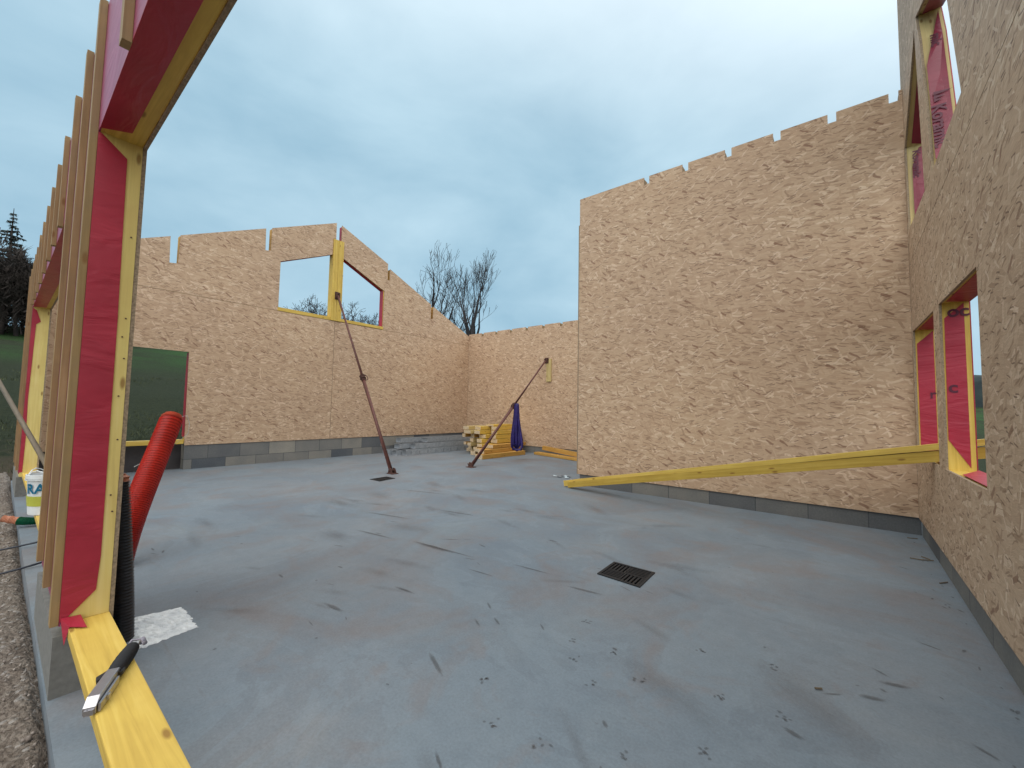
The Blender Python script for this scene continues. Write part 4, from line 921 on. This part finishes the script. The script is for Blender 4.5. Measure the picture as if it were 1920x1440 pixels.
for k in range(46):
    x = rng.uniform(-4.2, 0.1); y = rng.uniform(0.7, 3.9); a = rng.uniform(.08, .34); b = a * rng.uniform(.12, .4); g = rng.gauss(0.12, 0.3) if x < -1.6 or y > 2 else rng.gauss(-0.55, 0.3)
    c, s_ = math.cos(g), math.sin(g); fi = len(mb2.f); z = 0.0006 + k * 0.000006
    mb2.add([V(x + c * u * a - s_ * v * b, y + s_ * u * a + c * v * b, z) for u, v in ((-1, -1), (1, -1), (1, 1), (-1, 1))], [(0, 1, 2, 3)])
    mb2.uvs[fi] = [(-1, -1), (1, -1), (1, 1), (-1, 1)]
tag(build('mud_stains', mb2, mat_mud('mud_stain', (0.135, 0.105, 0.092), 0.15, 7.0, (0.0, 0.62))), 'broad brownish mud stains smeared over the floor slab', 'mud stains', kind='stuff')
tag(build('mud_marks', mb, M['mud']), 'dried muddy paw prints and scuffs scattered over the floor slab', 'mud marks', kind='stuff')
mb = MB()
for x, y, g in ((0.40, 4.74, .2), (0.42, 4.1, .4), (0.455 - .02, 3.62, .9), (0.36, 4.08, 0), (-0.10, 1.93, .5), (0.415, 4.15, 2.2)):
    c, s_ = math.cos(g), math.sin(g); q_ = .012 if x < 0 else .032; mb.tube([(x - q_ * c, y - q_ * s_, .005), (x + q_ * c, y + q_ * s_, .006)], 0.0035, 5)
tag(build('wood_splinters', mb, M['grey_wood']), 'small dark wood splinters along the foot of the right wall', 'splinters', kind='stuff')

# ------------------------------------------------------------------ trees
def branch(mb, p, d, L, r, depth, rng, spread, up, seg=5, minr=0.01):
    n = 3 if depth > 1 else 2; pts = [p.copy()]; rad = [r]; q = p.copy(); dd = d.copy()
    for i in range(n):
        dd = (dd + V(rng.gauss(0, .13), rng.gauss(0, .13), rng.gauss(0, .08) + up * 0.10)).normalized(); q = q + dd * (L / n)
        pts.append(q.copy()); rad.append(max(minr, r * (1 - 0.45 * (i + 1) / n)))
    mb.tube(pts, rad, 6 if depth > 3 else 4 if depth > 1 else 3, False)
    if depth <= 0: return
    k = rng.choice((2, 3, 3)) if depth > 1 else rng.choice((2, 3))
    for j in range(k):
        t = 1.0 if j == 0 else rng.uniform(0.35, 1.0); i = min(n - 1, int(t * n)); f = t * n - i; b = pts[i].lerp(pts[i + 1], f)
        a = rng.uniform(.25, .55) * spread if j == 0 else rng.uniform(.5, 1.05) * spread
        perp = dd.orthogonal().normalized(); perp.rotate(Matrix.Rotation(rng.random() * 6.283, 3, dd))
        nd = (dd * math.cos(a) + perp * math.sin(a) + V(0, 0, 0.14 * up)).normalized()
        branch(mb, b, nd, L * rng.uniform(.58, .82), max(minr, rad[i] * (0.72 if j == 0 else 0.5)), depth - 1, rng, spread, up, minr=minr)
def bare_tree(base, H, r, seed, label, depth=5, spread=0.75, up=1.0, mat='bark', group='bare winter trees behind the corner', lean=(0, 0), trunk=0.3, minr=0.012, boughs=5):
    rng = random.Random(seed); b = V(*base); e = empty('bare_tree', base, label, 'tree', group)
    t = MB(); top = b + V(lean[0], lean[1], H * trunk)
    t.tube([b - V(0, 0, .5), b.lerp(top, .5), top, top + V(lean[0] * .5, lean[1] * .5, H * .2)], [r * 1.2, r, r * .8, r * .55], 8)
    build('trunk', t, M[mat], e, base, smooth=True)
    c = MB()
    for k in range(boughs):
        a = 2 * math.pi * k / boughs + rng.random(); s = rng.uniform(.25, .7) * spread if k else 0.1
        p = b.lerp(top, rng.uniform(.75, 1.0)) if k else top + V(lean[0] * .5, lean[1] * .5, H * .18)
        branch(c, p, V(math.cos(a) * s, math.sin(a) * s, 1).normalized(), H * rng.uniform(.27, .38), r * .55, depth - 1, rng, spread, up, minr=minr)
    build('crown', c, M[mat], e, base)
    return e
def dirp(dx, dy, R, z): return (dx * R, dy * R, z)
bare_tree(dirp(-.704, .710, 30, 2.6), 7.6, 0.24, 4, 'tall bare tree rising straight behind the far corner, the right one of the pair', 6, 0.62, 1.4, lean=(0.1, 0), trunk=.33, boughs=5, minr=0.010)
bare_tree(dirp(-.750, .662, 32, 3.0), 7.7, 0.28, 11, 'bare tree with spreading crooked limbs left of the straight one', 6, 0.80, 0.9, lean=(-0.7, -.3), trunk=.30, boughs=5, minr=0.011)
bare_tree(dirp(-.728, .686, 36, 3.2), 5.0, 0.22, 23, 'smaller bare tree between the two tall ones behind the corner', 6, 0.8, 0.9, boughs=5, minr=0.012)
# twiggy bushes seen through the peaked window
for k, (dx, dy, R, H, sd) in enumerate(((-.905, .425, 30, 3.5, 31), (-.890, .456, 31, 2.7, 32), (-.868, .497, 30, 3.0, 33), (-.845, .535, 31, 2.5, 34), (-.83, .557, 32, 2.6, 35))):
    lb = ['twiggy bare bush seen through the left pane of the peaked window', 'low bare bush just left of the centre post of the peaked window', 'bare bush just right of the centre post of the peaked window',
          'low bare bush in the middle of the right pane of the peaked window', 'bare bush at the right end of the peaked window'][k]
    bare_tree((dx * R, dy * R, 5.2), H * 0.92, 0.10, sd, lb, 5, 1.15, 0.5, group='bare bushes behind the gable wall', trunk=.12, minr=0.011, boughs=7)

# conifer at the far left
def spruce(base, H, R, seed, label):
    rng = random.Random(seed); b = V(*base); e = empty('spruce_tree', base, label, 'tree')
    build('trunk', MB().tube([b, b + V(0, 0, H)], [0.28, 0.02], 8), M['bark_brown'], e, base)
    c = MB(); z = 0.12
    while z < 0.985:
        rr = R * (1 - z) ** 0.9 * rng.uniform(.75, 1.1); nb = int(5 + 9 * (1 - z))
        for k in range(nb):
            a = rng.random() * 6.283; L = rr * rng.uniform(.7, 1.12); p = b + V(0, 0, H * z); o = V(math.cos(a), math.sin(a), 0); sd = V(-o.y, o.x, 0)
            droop = rng.uniform(.12, .35)
            prev = p
            nseg = max(3, int(L / 0.28))
            for i in range(1, nseg + 1):
                t = i / nseg; q = p + o * L * t + V(0, 0, -droop * L * t * t + 0.12 * L * t ** 4)
                w = (0.36 * (1 - t * .75)) * rng.uniform(.7, 1.2)
                for s_ in (-1, 1):
                    tip = q + sd * w * s_ + V(0, 0, -rng.uniform(.08, .30)) + o * rng.uniform(-.05, .16)
                    c.add([prev, q, tip], [(0, 1, 2)])
                    c.add([prev, prev.lerp(q, .5) + V(0, 0, -rng.uniform(.12, .35)), q], [(0, 1, 2)])
                prev = q
        z += 0.026 + 0.016 * rng.random()
    build('crown', c, M['needles'], e, base); return e
spruce(dirp(-1.0, -0.002, 60, 7.5), 11.3, 3.2, 7, 'dark spruce standing above the bare wood at the far left')
# leafless wood around it: separate trees in front, then one mass
for k, (dy, R, H, sd) in enumerate(((-.045, 46, 5.6, 41), (-.004, 47, 4.6, 42), (.030, 47, 4.2, 43), (.058, 48, 3.4, 44))):
    lb = ['tall brown bare tree at the very left edge of the wood', 'brown bare tree in front of the dark spruce', 'brown bare tree just right of the dark spruce', 'brown bare tree at the right end of the left wood'][k]
    bare_tree((-R, dy * R, 6.0), H, 0.16, sd, lb, 6, 0.85, 0.6, 'bark_brown', 'bare brown trees of the wood at the far left', trunk=.2, minr=0.02, boughs=7)
mb = MB(); rng = random.Random(77)
for k in range(30000):
    y = rng.uniform(-9, 7.0); x = -rng.uniform(45, 58); g = terrain_h(x, y); top = 11.3 + (-x - 45) * .2 + .5 * math.sin(y * .9) + .5 * math.sin(y * 2.3 + 1) + .3 * math.sin(y * 5.1) - max(0, y) * .25; z = g + rng.random() ** .75 * (top - g - .6)
    L = rng.uniform(.3, 1.1); d = V(rng.gauss(0, .5), rng.gauss(0, .5), rng.uniform(.1, 1)).normalized(); w = d.orthogonal().normalized() * rng.uniform(.02, .06)
    p = V(x, y, z); mb.add([p - w, p + w, p + d * L], [(0, 1, 2)])
tag(build('brush_wood', mb, M['dark_wood']), 'dark leafless wood massed on the slope at the far left', 'wood', kind='stuff')
mb = MB(); rng = random.Random(78)
for k in range(60):
    y = rng.uniform(-9, 7); x = -rng.uniform(46, 58); mb.tube([(x, y, terrain_h(x, y) - .5), (x + rng.gauss(0, .4), y + rng.gauss(0, .4), 7 + rng.uniform(3, 4.5))], [.14, .05], 5, False)
for o_ in (mb,): tag(build('wood_stems', mb, M['dark_wood']), 'close dark stems inside the leafless wood at the far left', 'wood', kind='stuff')

# rough grass tufts on the bank outside
mb = MB(); rng = random.Random(90)
for k in range(3600):
    x = -9.6 - 14 * rng.random() ** 1.5; y = rng.uniform(-1.5, 4.2) * (1 + (-x - 9) * .06); z = terrain_h(x, y)
    for j in range(3):
        a = rng.random() * 6.28; h = rng.uniform(.04, .14); p = V(x + rng.gauss(0, .05), y + rng.gauss(0, .05), z - .02); w = V(math.cos(a), math.sin(a), 0) * .008
        mb.add([p - w, p + w, p + V(rng.gauss(0, .05), rng.gauss(0, .05), h)], [(0, 1, 2)])
tag(build('rough_grass', mb, mat_plain('rough_grass_blades', (0.075, 0.085, 0.035), 0.9, c2=(0.030, 0.045, 0.018), vs=1.2)), 'rough winter grass on the bank outside the gable doorway', 'grass', kind='stuff')

# distant wooded ridge and hedge seen through the right window
mb = MB(); nx = 120; vs = []; rng = random.Random(6)
for i in range(nx + 1):
    x = -120 + 420 * i / nx; yb = 300 + 20 * math.sin(x * .01)
    zg = 9.5; zt = 22.5 + 2.2 * math.sin(x * .021) + 1.1 * math.sin(x * .09) + rng.uniform(-.7, .7)
    vs += [V(x, yb, zg - 12), V(x, yb + 3, zt - 4), V(x, yb + 22, zt), V(x, yb + 60, zt - 3), V(x, yb + 90, zg - 12)]
mb.add(vs, [(i * 5 + j, i * 5 + j + 1, (i + 1) * 5 + j + 1, (i + 1) * 5 + j) for i in range(nx) for j in range(4)])
tag(build('hills', mb, M['hill'], smooth=True), kind='structure', label='dark wooded ridge on the horizon beyond the right window')
mb = MB(); rng = random.Random(61)
for k in range(5000):
    x = rng.uniform(2, 40); y = 78 + rng.gauss(0, 1.5); z = terrain_h(x, y) + abs(rng.gauss(0, .8)); a = rng.random() * 6.28; w = V(math.cos(a), math.sin(a), rng.uniform(-.4, .4)) * rng.uniform(.15, .4)
    p = V(x, y, z); mb.add([p - w, p + w, p + V(rng.gauss(0, .2), rng.gauss(0, .2), rng.uniform(.2, .6))], [(0, 1, 2)])
tag(build('far_hedge', mb, M['bushes']), 'dark hedge crossing the far field beyond the right window', 'hedge', kind='stuff')
